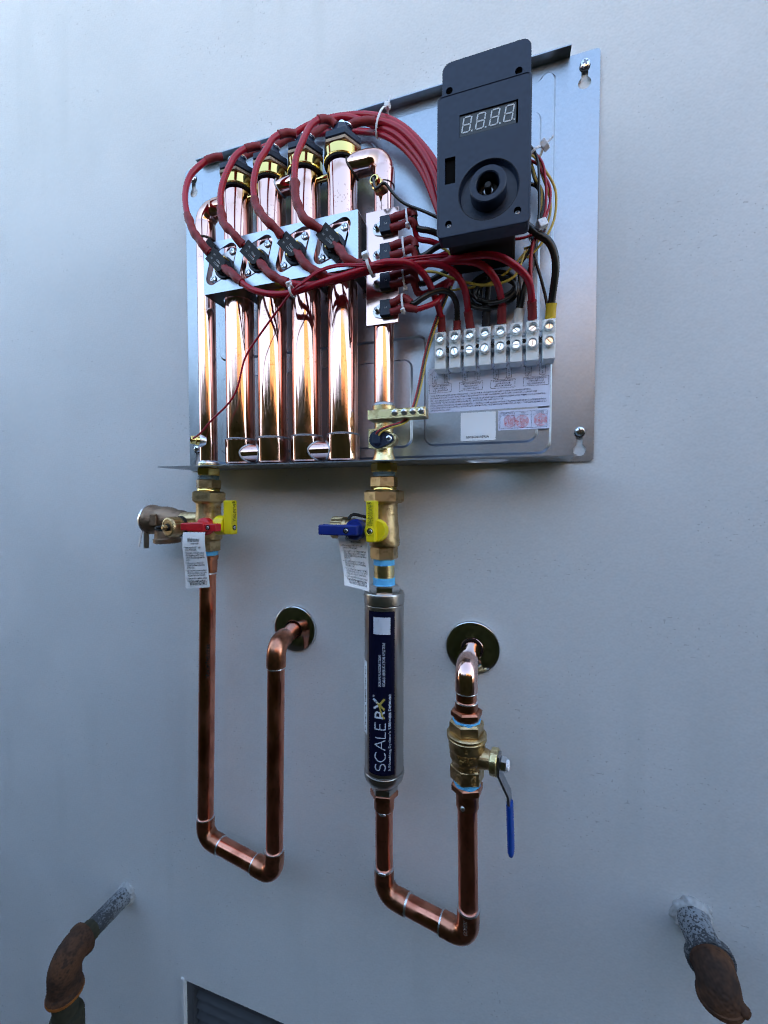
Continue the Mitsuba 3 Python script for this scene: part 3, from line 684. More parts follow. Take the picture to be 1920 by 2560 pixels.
# dial recess, ring and shaft
dsh = obj('dial_recess', lathe([(.0262, .0005), (.0258, .0030), (.0246, .0058), (.0115, .0060), (.0115, .0075), (0, .0075)], (KC[0], KY, KC[1]), (0, 1, 0), 64, cap=False), 'black_plastic', cb, 25)
wall_r = trimesh.creation.annulus(.0260, .0275, .0058, 64); wall_r = place(wall_r, (KC[0], KY+.0032, KC[1]), (0, 1, 0)); obj('recess_rim', wall_r, 'black_plastic', dsh, 25)
obj('parting_line', trimesh.util.concatenate([sweep(np.array([(KC[0]+.0264*math.cos(a), KY-.0001, KC[1]+.0264*math.sin(a)) for a in np.linspace(0, 2*PI, 80)]), .00022, 6)]), 'black_matte', dsh)
def open_ring(ro, ri, y0, y1, c=.0008, n=56):
    pr = np.array([(ri, 0), (ro, 0), (ro, (y1-y0)-c), (ro-c, y1-y0), (ri+c, y1-y0), (ri, (y1-y0)-c), (ri, 0)])
    m = trimesh.creation.revolve(pr, sections=n)
    if m.volume < 0: m.invert()
    return m
dr_ = obj('dial_ring', place(open_ring(.0158, .0100, 0, .0150), (KC[0], KY+.0072, KC[1]), (0, -1, 0)), 'black_plastic', cb, 30)
obj('dial_shaft', [lathe([(.0085, 0), (.0085, .002)], (KC[0], KY+.006, KC[1]), (0, -1, 0), 32), lathe([(.0030, 0), (.0030, .0105), (.0024, .0112)], (KC[0], KY+.005, KC[1]), (0, -1, 0), 20)], 'black_matte', dr_)
obj('shaft_nut', hexnut((KC[0], KY+.0042, KC[1]), (0, -1, 0), .0095, .0024), 'dark_screw', dr_, False)
for x, z in small:
    obj('screw_well', lathe([(.0034, .0032), (.0034, .010)], (x, KY, z), (0, 1, 0), 20), 'dark_hole', cb)
    screw((x, KY+.0031, z), (0, -1, 0), .0022, .0008, mat='dark_screw', parent=cb, name='recessed_screw')
obj('window_slot', slab(slot.buffer(.0004), KY+.0031, KY+.006), 'dark_hole', cb, False)
# four digit display, digits unlit
dp = obj('display', slab(sbox(.4014, .2875, .4500, .3060), KY+.0012, KY+.0045), 'display_face', cb, False)
obj('display_edge', slab(sbox(.4014, .2866, .4500, .28745), KY+.0010, KY+.0040), 'black_matte', dp, False)
segs = []
for i in range(4):
    cx, cz, w, h, t = .4076+i*.01215, .2971, .0068, .0130, .0011
    P = []
    for z in (-h/2, 0, h/2): P.append(sbox(-w/2+t*.7, z-t/2, w/2-t*.7, z+t/2))
    for x in (-w/2, w/2):
        for z0, z1 in ((-h/2+t*.25, -t*.35), (t*.35, h/2-t*.25)): P.append(sbox(x-t/2, z0, x+t/2, z1))
    P.append(sbox(w/2+.0016, -h/2-.0006, w/2+.0028, -h/2+.0007))
    for q in P:
        q = affinity.affine_transform(q, [1, math.tan(.17), 0, 1, cx, cz])
        segs.append(slab(q, KY+.0011, KY+.0008))
obj('digits', segs, 'display_segment', dp, False, label='unlit seven segment digits')

# ---------------------------------------------------------------- terminal block
tb = thing('terminal_block', 'white eight way screw terminal block above the wiring label', 'terminal block')
BXA, PIT, BW = .3653, .01622, .0124
BF, BBK = -.0290, YP-.0004
Z0, Z1 = .1050, .1462
for i in range(8):
    x0 = BXA+i*PIT; x1 = x0+BW; xm = (x0+x1)/2
    un = obj('pole', box(x0, x1, BF+.0006, BBK, Z0, Z1, .0007), 'terminal_white', tb, False)
    ent = obj('wire_entry', box(xm-.0040, xm+.0040, BF+.004, BBK-.004, Z1-.0002, Z1+.0004), 'dark_hole', un, False)
    for j, z in enumerate((Z1-.0082, Z0+.0170)):
        obj('screw_barrel', place(open_ring(.0053, .0041, 0, .0062, .0005, 28), (xm, BF+.0010, z), (0, -1, 0)), 'terminal_white', un, 30)
        dd = .0032 if j else .0004
        obj('terminal_screw', cyl((xm, BF+.0008, z), (xm, BF+.0002-dd, z), .0038, 20, .0003), 'zinc_screw', un)
        a = (.5, 1.1, 2.2, .25, .45, 2.4, .6, 1.5)[i]+j*.8
        sl = sbox(-.0034, -.00045, .0034, .00045); sl = affinity.translate(affinity.rotate(sl, math.degrees(a), origin=(0, 0)), xm, z)
        obj('screw_slot', slab(sl, BF+.00018-dd, BF+.0001-dd-.0001), 'dark_screw', un, False)
    if i < 7:
        xg = x1+(PIT-BW)/2
        k = obj('bridge', [box(x1-.0002, x1+(PIT-BW)+.0002, BF+.0075, BBK, .1240, .1330), box(x1-.0002, x1+(PIT-BW)+.0002, -.0150, -.0128, .1395, .1412)], 'terminal_white', tb, False)
        if i in (0, 3, 6): screw((xg, BF+.0075, .1285), (0, -1, 0), .0040, .0024, mat='dark_screw', parent=tb, name='fixing_screw', spin=.6)
        else: obj('fixing_hole', cyl((xg, BF+.0076, .1285), (xg, BF+.0072, .1285), .0022, 18), 'black_matte', tb)
POLE = [(BXA+i*PIT+BW/2) for i in range(8)]

# ---------------------------------------------------------------- wires
def wire(name, label, mat, r, pts, sleeves=(), group=None, n=14, tips=True):
    """a wire as a thing; sleeves: (from, to, material, radius factor, lumpiness) along its length"""
    Q = spline(pts, max(.0012, min(.003, r)))
    k = thing(name, label, 'wire', group)
    L = len(Q)
    obj('insulation', sweep(Q, r, n), mat, k, 50)
    for j, (a, b, sm, f, lump) in enumerate(sleeves):
        S = Q[int(a*(L-1)):max(int(a*(L-1))+4, int(b*(L-1))+1)]
        t = np.linspace(0, 1, len(S)); ph = len(pts)*1.7+j+S[0][0]*90
        ed = 1+.06*np.exp(-t*30)+.06*np.exp(-(1-t)*30)
        rr = r*f*ed*(1+lump*(np.sin(t*17+ph)*.5+np.sin(t*29+2*ph)*.5))
        S2 = S + lump*r*.8*np.c_[np.sin(t*13+ph), np.cos(t*11+ph), np.sin(t*9+ph*2)]
        obj('sleeve', sweep(S2, rr, n+2), sm, k, 50)
    return k
RW = .00345
HG = 'red wires looping from the copper tubes to the cut-outs'
o1 = dict(group=None)
wire('red_wire', 'leftmost thick red wire looping from the first copper tube to the leftmost cut-out', 'wire_red', RW,
     [(0.0993, -0.0480, 0.3882), (0.0967, -0.0500, 0.3872), (0.0873, -0.0540, 0.3845), (0.0771, -0.0600, 0.3747), (0.0688, -0.0670, 0.3602), (0.0670, -0.0740, 0.3404), (0.0704, -0.0800, 0.3229), (0.0767, -0.0850, 0.3035), (0.0868, -0.0890, 0.2807), (0.0955, -0.0900, 0.2655), (0.1034, -0.0890, 0.2554), (0.1067, -0.0860, 0.2506), (0.1103, -0.0830, 0.2462)],
     ((.0, .13, 'shrink_red', 1.22, .03), (.66, .985, 'shrink_red', 1.35, .14)))
wire('red_wire', 'second thick red wire from the left looping down to the second cut-out', 'wire_red', RW,
     [(0.1551, -0.0480, 0.3867), (0.1501, -0.0500, 0.3864), (0.1402, -0.0550, 0.3825), (0.1319, -0.0630, 0.3710), (0.1288, -0.0710, 0.3539), (0.1270, -0.0790, 0.3341), (0.1257, -0.0840, 0.3158), (0.1269, -0.0870, 0.3022), (0.1293, -0.0890, 0.2879), (0.1333, -0.0910, 0.2746), (0.1407, -0.0920, 0.2648), (0.1483, -0.0910, 0.2571), (0.1528, -0.0870, 0.2511), (0.1567, -0.0830, 0.2465)],
     ((.0, .12, 'shrink_red', 1.22, .03), (.68, .985, 'shrink_red', 1.35, .14)))
wire('red_wire', 'third thick red wire from the left looping down to the third cut-out', 'wire_red', RW,
     [(0.2042, -0.0480, 0.3881), (0.1980, -0.0510, 0.3886), (0.1903, -0.0560, 0.3859), (0.1821, -0.0630, 0.3766), (0.1784, -0.0710, 0.3595), (0.1736, -0.0790, 0.3413), (0.1720, -0.0850, 0.3227), (0.1719, -0.0880, 0.3055), (0.1749, -0.0900, 0.2912), (0.1813, -0.0920, 0.2760), (0.1895, -0.0930, 0.2660), (0.1993, -0.0910, 0.2555), (0.2035, -0.0870, 0.2499), (0.2065, -0.0830, 0.2461)],
     ((.0, .13, 'shrink_red', 1.22, .03), (.68, .985, 'shrink_red', 1.35, .14)))
wire('red_wire', 'thick red wire looping from the fourth copper tube down to the rightmost cut-out', 'wire_red', RW,
     [(0.2530, -0.0470, 0.3868), (0.2484, -0.0500, 0.3899), (0.2413, -0.0560, 0.3887), (0.2338, -0.0630, 0.3805), (0.2295, -0.0700, 0.3667), (0.2268, -0.0780, 0.3475), (0.2239, -0.0840, 0.3304), (0.2239, -0.0880, 0.3147), (0.2254, -0.0910, 0.2959), (0.2286, -0.0930, 0.2768), (0.2331, -0.0940, 0.2631), (0.2410, -0.0940, 0.2520), (0.2496, -0.0880, 0.2479), (0.2537, -0.0830, 0.2452)],
     ((.0, .13, 'shrink_red', 1.22, .03), (.64, .985, 'shrink_red', 1.35, .14)))
# lower wires: cut-outs to the terminal block
SR = (.0, .27, 'shrink_red', 1.38, .14)
wire('red_wire', 'thick red wire sweeping from the leftmost cut-out to the first terminal', 'wire_red', RW,
     [(0.1246, -0.0815, 0.2307), (0.1325, -0.0835, 0.2247), (0.1450, -0.0870, 0.2141), (0.1617, -0.0870, 0.1995), (0.1755, -0.0870, 0.1920), (0.1956, -0.0870, 0.1861), (0.2161, -0.0870, 0.1844), (0.2497, -0.0870, 0.1888), (0.2787, -0.0870, 0.1925), (0.2999, -0.0860, 0.1961), (0.3108, -0.0860, 0.1979), (0.3225, -0.0850, 0.1997), (0.3357, -0.0840, 0.1988), (0.3477, -0.0800, 0.1977), (0.3561, -0.0740, 0.1945), (0.3629, -0.0660, 0.1881), (0.3670, -0.0530, 0.1812), (0.3705, -0.0380, 0.1708), (0.3722, -0.0260, 0.1603), (0.3718, -0.0200, 0.1471)],
     ((.0, .125, 'shrink_red', 1.38, .14), (.945, 1., 'shrink_red', 1.35, 0)))
wire('red_wire', 'thick red wire sweeping from the second cut-out to the third terminal', 'wire_red', RW,
     [(0.1709, -0.0815, 0.2310), (0.1792, -0.0838, 0.2221), (0.1903, -0.0860, 0.2103), (0.2034, -0.0860, 0.2008), (0.2132, -0.0840, 0.1973), (0.2297, -0.0800, 0.1945), (0.2486, -0.0790, 0.1934), (0.2754, -0.0800, 0.1937), (0.2976, -0.0800, 0.1964), (0.3087, -0.0800, 0.1970), (0.3341, -0.0780, 0.1979), (0.3592, -0.0740, 0.1990), (0.3714, -0.0700, 0.1989), (0.3836, -0.0660, 0.1956), (0.3924, -0.0600, 0.1903), (0.3989, -0.0510, 0.1826), (0.4014, -0.0390, 0.1743), (0.4020, -0.0280, 0.1651), (0.4040, -0.0200, 0.1490)],
     ((.0, .19, 'shrink_red', 1.38, .14), (.94, 1., 'shrink_red', 1.35, 0)))
wire('red_wire', 'thick red wire sweeping from the third cut-out to the fifth terminal', 'wire_red', RW,
     [(0.2200, -0.0815, 0.2311), (0.2271, -0.0838, 0.2226), (0.2369, -0.0860, 0.2108), (0.2497, -0.0850, 0.2012), (0.2595, -0.0820, 0.1978), (0.2741, -0.0770, 0.1980), (0.2954, -0.0740, 0.2007), (0.3067, -0.0740, 0.2022), (0.3324, -0.0720, 0.2030), (0.3656, -0.0690, 0.2006), (0.3916, -0.0670, 0.1993), (0.4095, -0.0650, 0.1969), (0.4185, -0.0630, 0.1933), (0.4264, -0.0600, 0.1875), (0.4322, -0.0530, 0.1809), (0.4362, -0.0410, 0.1736), (0.4375, -0.0300, 0.1653), (0.4374, -0.0200, 0.1509)],
     ((.0, .19, 'shrink_red', 1.38, .14), (.94, 1., 'shrink_red', 1.35, 0)))
wire('red_wire', 'thick red wire sweeping from the rightmost cut-out to the seventh terminal', 'wire_red', RW,
     [(0.2674, -0.0815, 0.2306), (0.2739, -0.0838, 0.2223), (0.2825, -0.0860, 0.2109), (0.2926, -0.0820, 0.2056), (0.3077, -0.0770, 0.2037), (0.3367, -0.0720, 0.2023), (0.3654, -0.0680, 0.2020), (0.3935, -0.0680, 0.2012), (0.4099, -0.0700, 0.1995), (0.4218, -0.0700, 0.1986), (0.4367, -0.0680, 0.1948), (0.4485, -0.0640, 0.1885), (0.4572, -0.0580, 0.1829), (0.4635, -0.0500, 0.1774), (0.4667, -0.0390, 0.1700), (0.4680, -0.0290, 0.1614), (0.4689, -0.0200, 0.1515)],
     ((.0, .17, 'shrink_red', 1.38, .14), (.94, 1., 'shrink_red', 1.35, 0)))
# upper bundle from the tube tops to behind the control box
wire('red_wire', 'thick red wire from the top of the first copper tube into the upper bundle', 'wire_red', RW,
     [(0.1161, -0.0380, 0.3894), (0.1251, -0.0340, 0.3952), (0.1332, -0.0260, 0.4050), (0.1516, -0.0180, 0.4142), (0.1851, -0.0160, 0.4157), (0.2189, -0.0155, 0.4127), (0.2426, -0.0155, 0.4084), (0.2607, -0.0160, 0.4037), (0.2831, -0.0200, 0.3935), (0.3005, -0.0260, 0.3817), (0.3251, -0.0300, 0.3601), (0.3423, -0.0320, 0.3376), (0.3564, -0.0340, 0.3112), (0.3689, -0.0360, 0.2771), (0.3766, -0.0370, 0.2578)], ((.0, .09, 'shrink_red', 1.22, .05),))
wire('red_wire', 'thick red wire from the top of the second copper tube into the upper bundle', 'wire_red', RW,
     [(0.1663, -0.0380, 0.3905), (0.1715, -0.0360, 0.3946), (0.1764, -0.0330, 0.3996), (0.1861, -0.0270, 0.4098), (0.1964, -0.0220, 0.4184), (0.2054, -0.0190, 0.4234), (0.2251, -0.0180, 0.4252), (0.2464, -0.0180, 0.4232), (0.2731, -0.0200, 0.4162), (0.3039, -0.0260, 0.3996), (0.3307, -0.0320, 0.3758), (0.3536, -0.0360, 0.3461), (0.3684, -0.0390, 0.3208), (0.3813, -0.0400, 0.2886)], ((.0, .10, 'shrink_red', 1.22, .05),))
wire('red_wire', 'thick red wire from the top of the third copper tube into the upper bundle', 'wire_red', RW,
     [(0.2184, -0.0380, 0.3913), (0.2232, -0.0360, 0.3959), (0.2291, -0.0310, 0.4045), (0.2348, -0.0250, 0.4142), (0.2424, -0.0210, 0.4193), (0.2587, -0.0200, 0.4171), (0.2788, -0.0220, 0.4049), (0.3014, -0.0280, 0.3874), (0.3217, -0.0330, 0.3699), (0.3407, -0.0350, 0.3467), (0.3573, -0.0360, 0.3181), (0.3680, -0.0360, 0.2815), (0.3744, -0.0370, 0.2625)], ((.0, .13, 'shrink_red', 1.22, .05),))
wire('red_wire', 'thick red wire from the top of the fourth copper tube into the upper bundle', 'wire_red', RW,
     [(0.2645, -0.0380, 0.3887), (0.2700, -0.0380, 0.3904), (0.2804, -0.0370, 0.3916), (0.2930, -0.0340, 0.3916), (0.3061, -0.0330, 0.3876), (0.3267, -0.0360, 0.3722), (0.3466, -0.0390, 0.3474), (0.3602, -0.0400, 0.3245), (0.3688, -0.0410, 0.3033), (0.3772, -0.0410, 0.2762)], ((.0, .20, 'shrink_red', 1.25, .07),))
# switch leads: black above, red below
for i in range(4):
    z = TZ[i]; x0 = PX0+.0300
    e = ([(0.3499, -0.0560, 0.2487), (0.3603, -0.0540, 0.2441), (0.3782, -0.0460, 0.2385)], [(0.3526, -0.0560, 0.2174), (0.3686, -0.0520, 0.2243), (0.3824, -0.0460, 0.2319)], [(0.3501, -0.0560, 0.1911), (0.3741, -0.0460, 0.1991), (0.3938, -0.0340, 0.2140)], None)[i]
    ord_ = ('top', 'second', 'third', 'bottom')[i]
    up = [(x0, PY-.0045, z+.0045), (x0+.008, PY-.0050, z+.0062), (x0+.016, PY-.0055, z+.0065), (x0+.024, PY-.0050, z+.0070)]
    dn = [(x0, PY-.0045, z-.0048), (x0+.008, PY-.0050, z-.0044), (x0+.016, PY-.0055, z-.0034), (x0+.024, PY-.0050, z-.0026)]
    if i == 3:
        up = [(x0, PY-.0045, z+.0045), (x0+.008, PY-.0050, z+.0062), (x0+.016, PY-.0055, z+.0078)] + [(0.3462, -0.0580, 0.1672), (0.3525, -0.0580, 0.1690), (0.3622, -0.0560, 0.1750), (0.3715, -0.0520, 0.1795), (0.3796, -0.0480, 0.1808), (0.3857, -0.0430, 0.1789), (0.3898, -0.0350, 0.1736), (0.3900, -0.0260, 0.1645), (0.3891, -0.0200, 0.1495)]
        dn = [(x0, PY-.0045, z-.0048), (x0+.008, PY-.0050, z-.0040), (x0+.016, PY-.0055, z-.0024)] + [(0.3501, -0.0560, 0.1621), (0.3584, -0.0540, 0.1639), (0.3684, -0.0500, 0.1685), (0.3760, -0.0440, 0.1799), (0.3820, -0.0360, 0.1978), (0.3889, -0.0300, 0.2148), (0.3975, -0.0300, 0.2240)]
        wire('switch_lead', 'black lead from the bottom switch arching over to the second terminal', 'wire_black', .0030, up, ((.0, .24, 'shrink_red', 1.32, .10), (.93, 1., 'shrink_red', 1.4, 0)))
        wire('switch_lead', 'red lead from the bottom switch rising behind the control box', 'wire_red', .0028, dn, ((.0, .26, 'shrink_red', 1.35, .10),))
    else:
        wire('switch_lead', f'black lead with red sleeve on the {ord_} switch running behind the control box', 'wire_black', .0030, up+list(e), ((.0, .44, 'shrink_red', 1.32, .10),))
        e2 = [(p[0], p[1]+.004, p[2]-.0085) for p in e]
        wire('switch_lead', f'red lead with red sleeve on the {ord_} switch running behind the control box', 'wire_red', .0028, dn+e2, ((.0, .44, 'shrink_red', 1.35, .10),))
# thick black wires into the terminal block
wire('black_wire', 'thick black wire arching down the right side into the yellow sleeved terminal', 'wire_black', .0037,
     [(0.4550, -0.0400, 0.2452), (0.4645, -0.0460, 0.2309), (0.4737, -0.0460, 0.2221), (0.4808, -0.0450, 0.2166), (0.4863, -0.0430, 0.2080), (0.4893, -0.0400, 0.1969), (0.4896, -0.0360, 0.1867), (0.4886, -0.0310, 0.1767), (0.4876, -0.0260, 0.1666), (0.4868, -0.0230, 0.1569), (0.4867, -0.0200, 0.1446)], ((.86, 1., 'shrink_yellow', 1.42, 0),))
wire('black_wire', 'thin black wire slanting down into the yellow sleeved terminal', 'wire_black', .0015,
     [(0.4670, -0.0340, 0.2258), (0.4704, -0.0320, 0.2077), (0.4750, -0.0300, 0.1922), (0.4793, -0.0270, 0.1779), (0.4827, -0.0245, 0.1630), (0.4843, -0.0220, 0.1515)])
wire('black_wire', 'thick black wire dropping into the white sleeved terminal', 'wire_black', .0032,
     [(0.4703, -0.0300, 0.2316), (0.4693, -0.0300, 0.2114), (0.4656, -0.0300, 0.1958), (0.4618, -0.0290, 0.1854), (0.4588, -0.0270, 0.1736), (0.4564, -0.0240, 0.1619), (0.4536, -0.0200, 0.1437)], ((.82, 1., 'shrink_white', 1.62, 0),))
wire('black_wire', 'thin black wire beside the thick one into the white sleeved terminal', 'wire_black', .0015,
     [(0.4532, -0.0300, 0.2060), (0.4550, -0.0290, 0.1939), (0.4555, -0.0280, 0.1852), (0.4544, -0.0265, 0.1711), (0.4530, -0.0230, 0.1574)])
wire('black_wire', 'thick black wire dropping into the black sleeved fourth terminal', 'wire_black', .0030,
     [(0.4250, -0.0360, 0.2117), (0.4245, -0.0330, 0.1968), (0.4236, -0.0300, 0.1858), (0.4223, -0.0270, 0.1726), (0.4214, -0.0240, 0.1590), (0.4209, -0.0200, 0.1499)], ((.74, 1., 'shrink_black', 1.5, 0),))
wire('black_wire', 'thin black wire beside the fourth terminal lead', 'wire_black', .0014,
     [(0.4148, -0.0310, 0.1993), (0.4169, -0.0290, 0.1788), (0.4190, -0.0260, 0.1649), (0.4201, -0.0230, 0.1574)])
wire('red_wire', 'thin red wire dropping from the right harness to the seventh terminal', 'wire_red', .0019,
     [(0.4769, -0.0400, 0.2361), (0.4731, -0.0410, 0.2276), (0.4693, -0.0420, 0.2206), (0.4668, -0.0420, 0.2120), (0.4657, -0.0410, 0.2004), (0.4661, -0.0390, 0.1858), (0.4680, -0.0340, 0.1730), (0.4701, -0.0270, 0.1616)])
wire('red_wire', 'thin red wire running left under the control box from the harness tie', 'wire_red', .0013,
     [(0.4695, -0.0460, 0.2248), (0.4627, -0.0460, 0.2230), (0.4536, -0.0460, 0.2223), (0.4435, -0.0440, 0.2250)])
# harness down the right of the box
HN = 'thin harness wires right of the control box'
def harness(name, lab, mat, r, pts): wire(name, lab, mat, r, pts, group=None)
harness('yellow_wire', 'outermost yellow wire bowing out right of the control box', 'wire_yellow', .0012, [(0.4642, -0.0300, 0.3156), (0.4720, -0.0320, 0.3061), (0.4789, -0.0330, 0.2934), (0.4848, -0.0340, 0.2818), (0.4888, -0.0340, 0.2703), (0.4896, -0.0340, 0.2583), (0.4882, -0.0340, 0.2436), (0.4845, -0.0340, 0.2332), (0.4793, -0.0340, 0.2247), (0.4710, -0.0340, 0.2150), (0.4626, -0.0340, 0.2084)])
harness('yellow_wire', 'inner yellow wire bowing right of the control box', 'wire_yellow', .0012, [(0.4655, -0.0280, 0.3189), (0.4725, -0.0300, 0.3036), (0.4764, -0.0310, 0.2899), (0.4820, -0.0310, 0.2735), (0.4844, -0.0310, 0.2622), (0.4842, -0.0310, 0.2503), (0.4813, -0.0310, 0.2401), (0.4776, -0.0310, 0.2304), (0.4692, -0.0310, 0.2223), (0.4594, -0.0310, 0.2200)])
harness('yellow_wire', 'short yellow wire between the black ones right of the control box', 'wire_yellow', .0012, [(0.4630, -0.0330, 0.3095), (0.4674, -0.0340, 0.2962), (0.4702, -0.0340, 0.2852), (0.4749, -0.0330, 0.2768), (0.4758, -0.0330, 0.2667), (0.4752, -0.0330, 0.2589), (0.4730, -0.0320, 0.2499)])
harness('red_wire', 'thin outer red wire right of the control box', 'wire_red', .0013, [(0.4630, -0.0360, 0.3052), (0.4718, -0.0360, 0.2983), (0.4769, -0.0360, 0.2877), (0.4819, -0.0360, 0.2779), (0.4841, -0.0360, 0.2656), (0.4825, -0.0370, 0.2527), (0.4785, -0.0380, 0.2414), (0.4739, -0.0400, 0.2328), (0.4697, -0.0410, 0.2270)])
harness('red_wire', 'thin inner red wire right of the control box', 'wire_red', .0013, [(0.4659, -0.0380, 0.3117), (0.4720, -0.0380, 0.3042), (0.4763, -0.0380, 0.2961), (0.4783, -0.0380, 0.2855), (0.4798, -0.0380, 0.2726), (0.4797, -0.0390, 0.2594), (0.4787, -0.0390, 0.2472), (0.4746, -0.0400, 0.2358), (0.4704, -0.0420, 0.2282)])
harness('black_wire', 'thin black wire running straight down right of the control box', 'wire_black', .0013, [(0.4627, -0.0400, 0.3171), (0.4665, -0.0410, 0.3111), (0.4708, -0.0410, 0.3010), (0.4724, -0.0410, 0.2870), (0.4730, -0.0410, 0.2669), (0.4731, -0.0410, 0.2470), (0.4715, -0.0420, 0.2351), (0.4685, -0.0420, 0.2278)])
harness('black_wire', 'thick black wire curving right of the control box', 'wire_black', .0021, [(0.4631, -0.0320, 0.3083), (0.4671, -0.0320, 0.2965), (0.4711, -0.0320, 0.2838), (0.4755, -0.0310, 0.2749), (0.4768, -0.0310, 0.2604), (0.4754, -0.0310, 0.2481), (0.4716, -0.0320, 0.2374), (0.4671, -0.0330, 0.2263)])
harness('black_wire', 'black cable branching left behind the control box', 'wire_black', .0017, [(0.4587, -0.0300, 0.2879), (0.4646, -0.0300, 0.2853), (0.4705, -0.0290, 0.2827), (0.4745, -0.0280, 0.2757), (0.4755, -0.0280, 0.2601), (0.4733, -0.0290, 0.2438), (0.4691, -0.0300, 0.2277), (0.4615, -0.0310, 0.2123), (0.4540, -0.0310, 0.2033)])
# yellow and black loops below the control box
harness('yellow_wire', 'yellow wire hanging in a long arc below the control box', 'wire_yellow', .0013, [(0.3509, -0.0500, 0.2029), (0.3605, -0.0500, 0.2030), (0.3703, -0.0490, 0.2011), (0.3825, -0.0480, 0.1954), (0.4037, -0.0460, 0.1864), (0.4233, -0.0450, 0.1814), (0.4392, -0.0440, 0.1823), (0.4509, -0.0430, 0.1882), (0.4562, -0.0420, 0.1990), (0.4600, -0.0400, 0.2115)])
harness('yellow_wire', 'second yellow wire hanging below the control box', 'wire_yellow', .0012, [(0.3812, -0.0360, 0.1863), (0.3875, -0.0360, 0.1862), (0.3984, -0.0360, 0.1863), (0.4154, -0.0370, 0.1853), (0.4337, -0.0370, 0.1903), (0.4477, -0.0380, 0.1994), (0.4574, -0.0380, 0.2091), (0.4624, -0.0360, 0.2154)])
harness('yellow_wire', 'short yellow wire end at the lower left corner of the control box', 'wire_yellow', .0012, [(0.3737, -0.0500, 0.2278), (0.3785, -0.0480, 0.2248), (0.3834, -0.0460, 0.2209), (0.3873, -0.0440, 0.2155)])
for j, (dx, dy, rr) in enumerate(((0, 0, 66), (4, -6, 58), (-6, 4, 72), (8, 3, 50), (-2, -9, 62), (5, 8, 55))):
    pts = []
    for a in np.linspace(.1+j*.5, .1+j*.5+5.6, 12):
        pts.append((1216+dx+rr*math.cos(a)*1.05, 655+dy+rr*.62*math.sin(a), -.026-.0022*j))
    coil = [(.4290+(p[0]-1216)*.00036, p[2], .1815-(p[1]-655)*.00037) for p in pts]
    wire('black_wire', ('first', 'second', 'third', 'fourth', 'fifth', 'sixth')[j]+' turn, counted from the wall, of the black wire coiled under the control box', 'wire_black', .0020, coil)
harness('red_wire', 'red wire dropping behind the coil below the control box', 'wire_red', .0022, [(0.3922, -0.0220, 0.2294), (0.3879, -0.0220, 0.2127), (0.3826, -0.0220, 0.1995), (0.3755, -0.0220, 0.1859), (0.3699, -0.0210, 0.1783)])
# thin red sensor wire down to the inlet probe, and its twin
wire('sensor_wire', 'thin red sensor wire crossing the copper tubes down to the brass inlet probe', 'wire_red', .0011,
     [(0.3862, -0.0700, 0.2037), (0.3629, -0.0760, 0.2021), (0.3394, -0.0820, 0.1992), (0.3237, -0.0860, 0.1974), (0.3058, -0.0890, 0.1973), (0.2800, -0.0900, 0.2011), (0.2629, -0.0915, 0.2002), (0.2488, -0.0925, 0.1960), (0.2383, -0.0935, 0.1899), (0.2265, -0.0940, 0.1843), (0.2190, -0.0920, 0.1803), (0.1976, -0.0840, 0.1682), (0.1820, -0.0790, 0.1581), (0.1658, -0.0760, 0.1445), (0.1479, -0.0740, 0.1245), (0.1384, -0.0730, 0.0978), (0.1242, -0.0720, 0.0761), (0.0954, -0.0690, 0.0567), (0.0746, -0.0660, 0.0415)] + [tuple(PR2)])
wire('sensor_wire', 'thin red wire running beside the sensor wire to the first small tie', 'wire_red', .0011,
     [(0.3862, -0.0700, 0.2061), (0.3629, -0.0760, 0.2044), (0.3394, -0.0820, 0.2020), (0.3237, -0.0860, 0.1993), (0.3058, -0.0890, 0.1989), (0.2800, -0.0900, 0.2027), (0.2628, -0.0912, 0.2020), (0.2486, -0.0922, 0.1978), (0.2380, -0.0930, 0.1918), (0.2281, -0.0930, 0.1863)])
wire('sensor_wire', 'black twin wire from the brass temperature probe to the control box', 'wire_black', .0015,
     [tuple(PR1)] + [(0.3129, -0.0740, 0.2839), (0.3168, -0.0730, 0.2878), (0.3197, -0.0720, 0.2886), (0.3248, -0.0700, 0.2832), (0.3311, -0.0680, 0.2755), (0.3406, -0.0660, 0.2672), (0.3568, -0.0640, 0.2589), (0.3730, -0.0620, 0.2497), (0.3803, -0.0600, 0.2458)])
for j, (mat, nm, o) in enumerate((('wire_red', 'red', 0), ('wire_black', 'black', 1), ('wire_yellow', 'yellow', 2))):
    d = o*2.6
    pts = [(0.3060, -0.0605, 0.0291), (0.3079, -0.0620, 0.0323), (0.3125, -0.0620, 0.0356), (0.3231, -0.0600, 0.0394), (0.3308, -0.0560, 0.0421), (0.3350, -0.0480, 0.0468), (0.3385, -0.0400, 0.0543), (0.3417, -0.0360, 0.0630), (0.3481, -0.0320, 0.0904), (0.3531, -0.0300, 0.1174), (0.3639, -0.0300, 0.1531), (0.3746, -0.0300, 0.1797), (0.3812, -0.0300, 0.1944)]
    off = [(.0016*o+.0001, 0, -.0009*o)]*7 + [(.0016*o, .0, -.0004*o)]*6
    pts = [tuple(np.array(p)+np.array(q)) for p, q in zip(pts, off)]
    wire('pickup_wire', f'thin {nm} wire from the black flow pickup up behind the grounding bar', mat, .00095, pts)

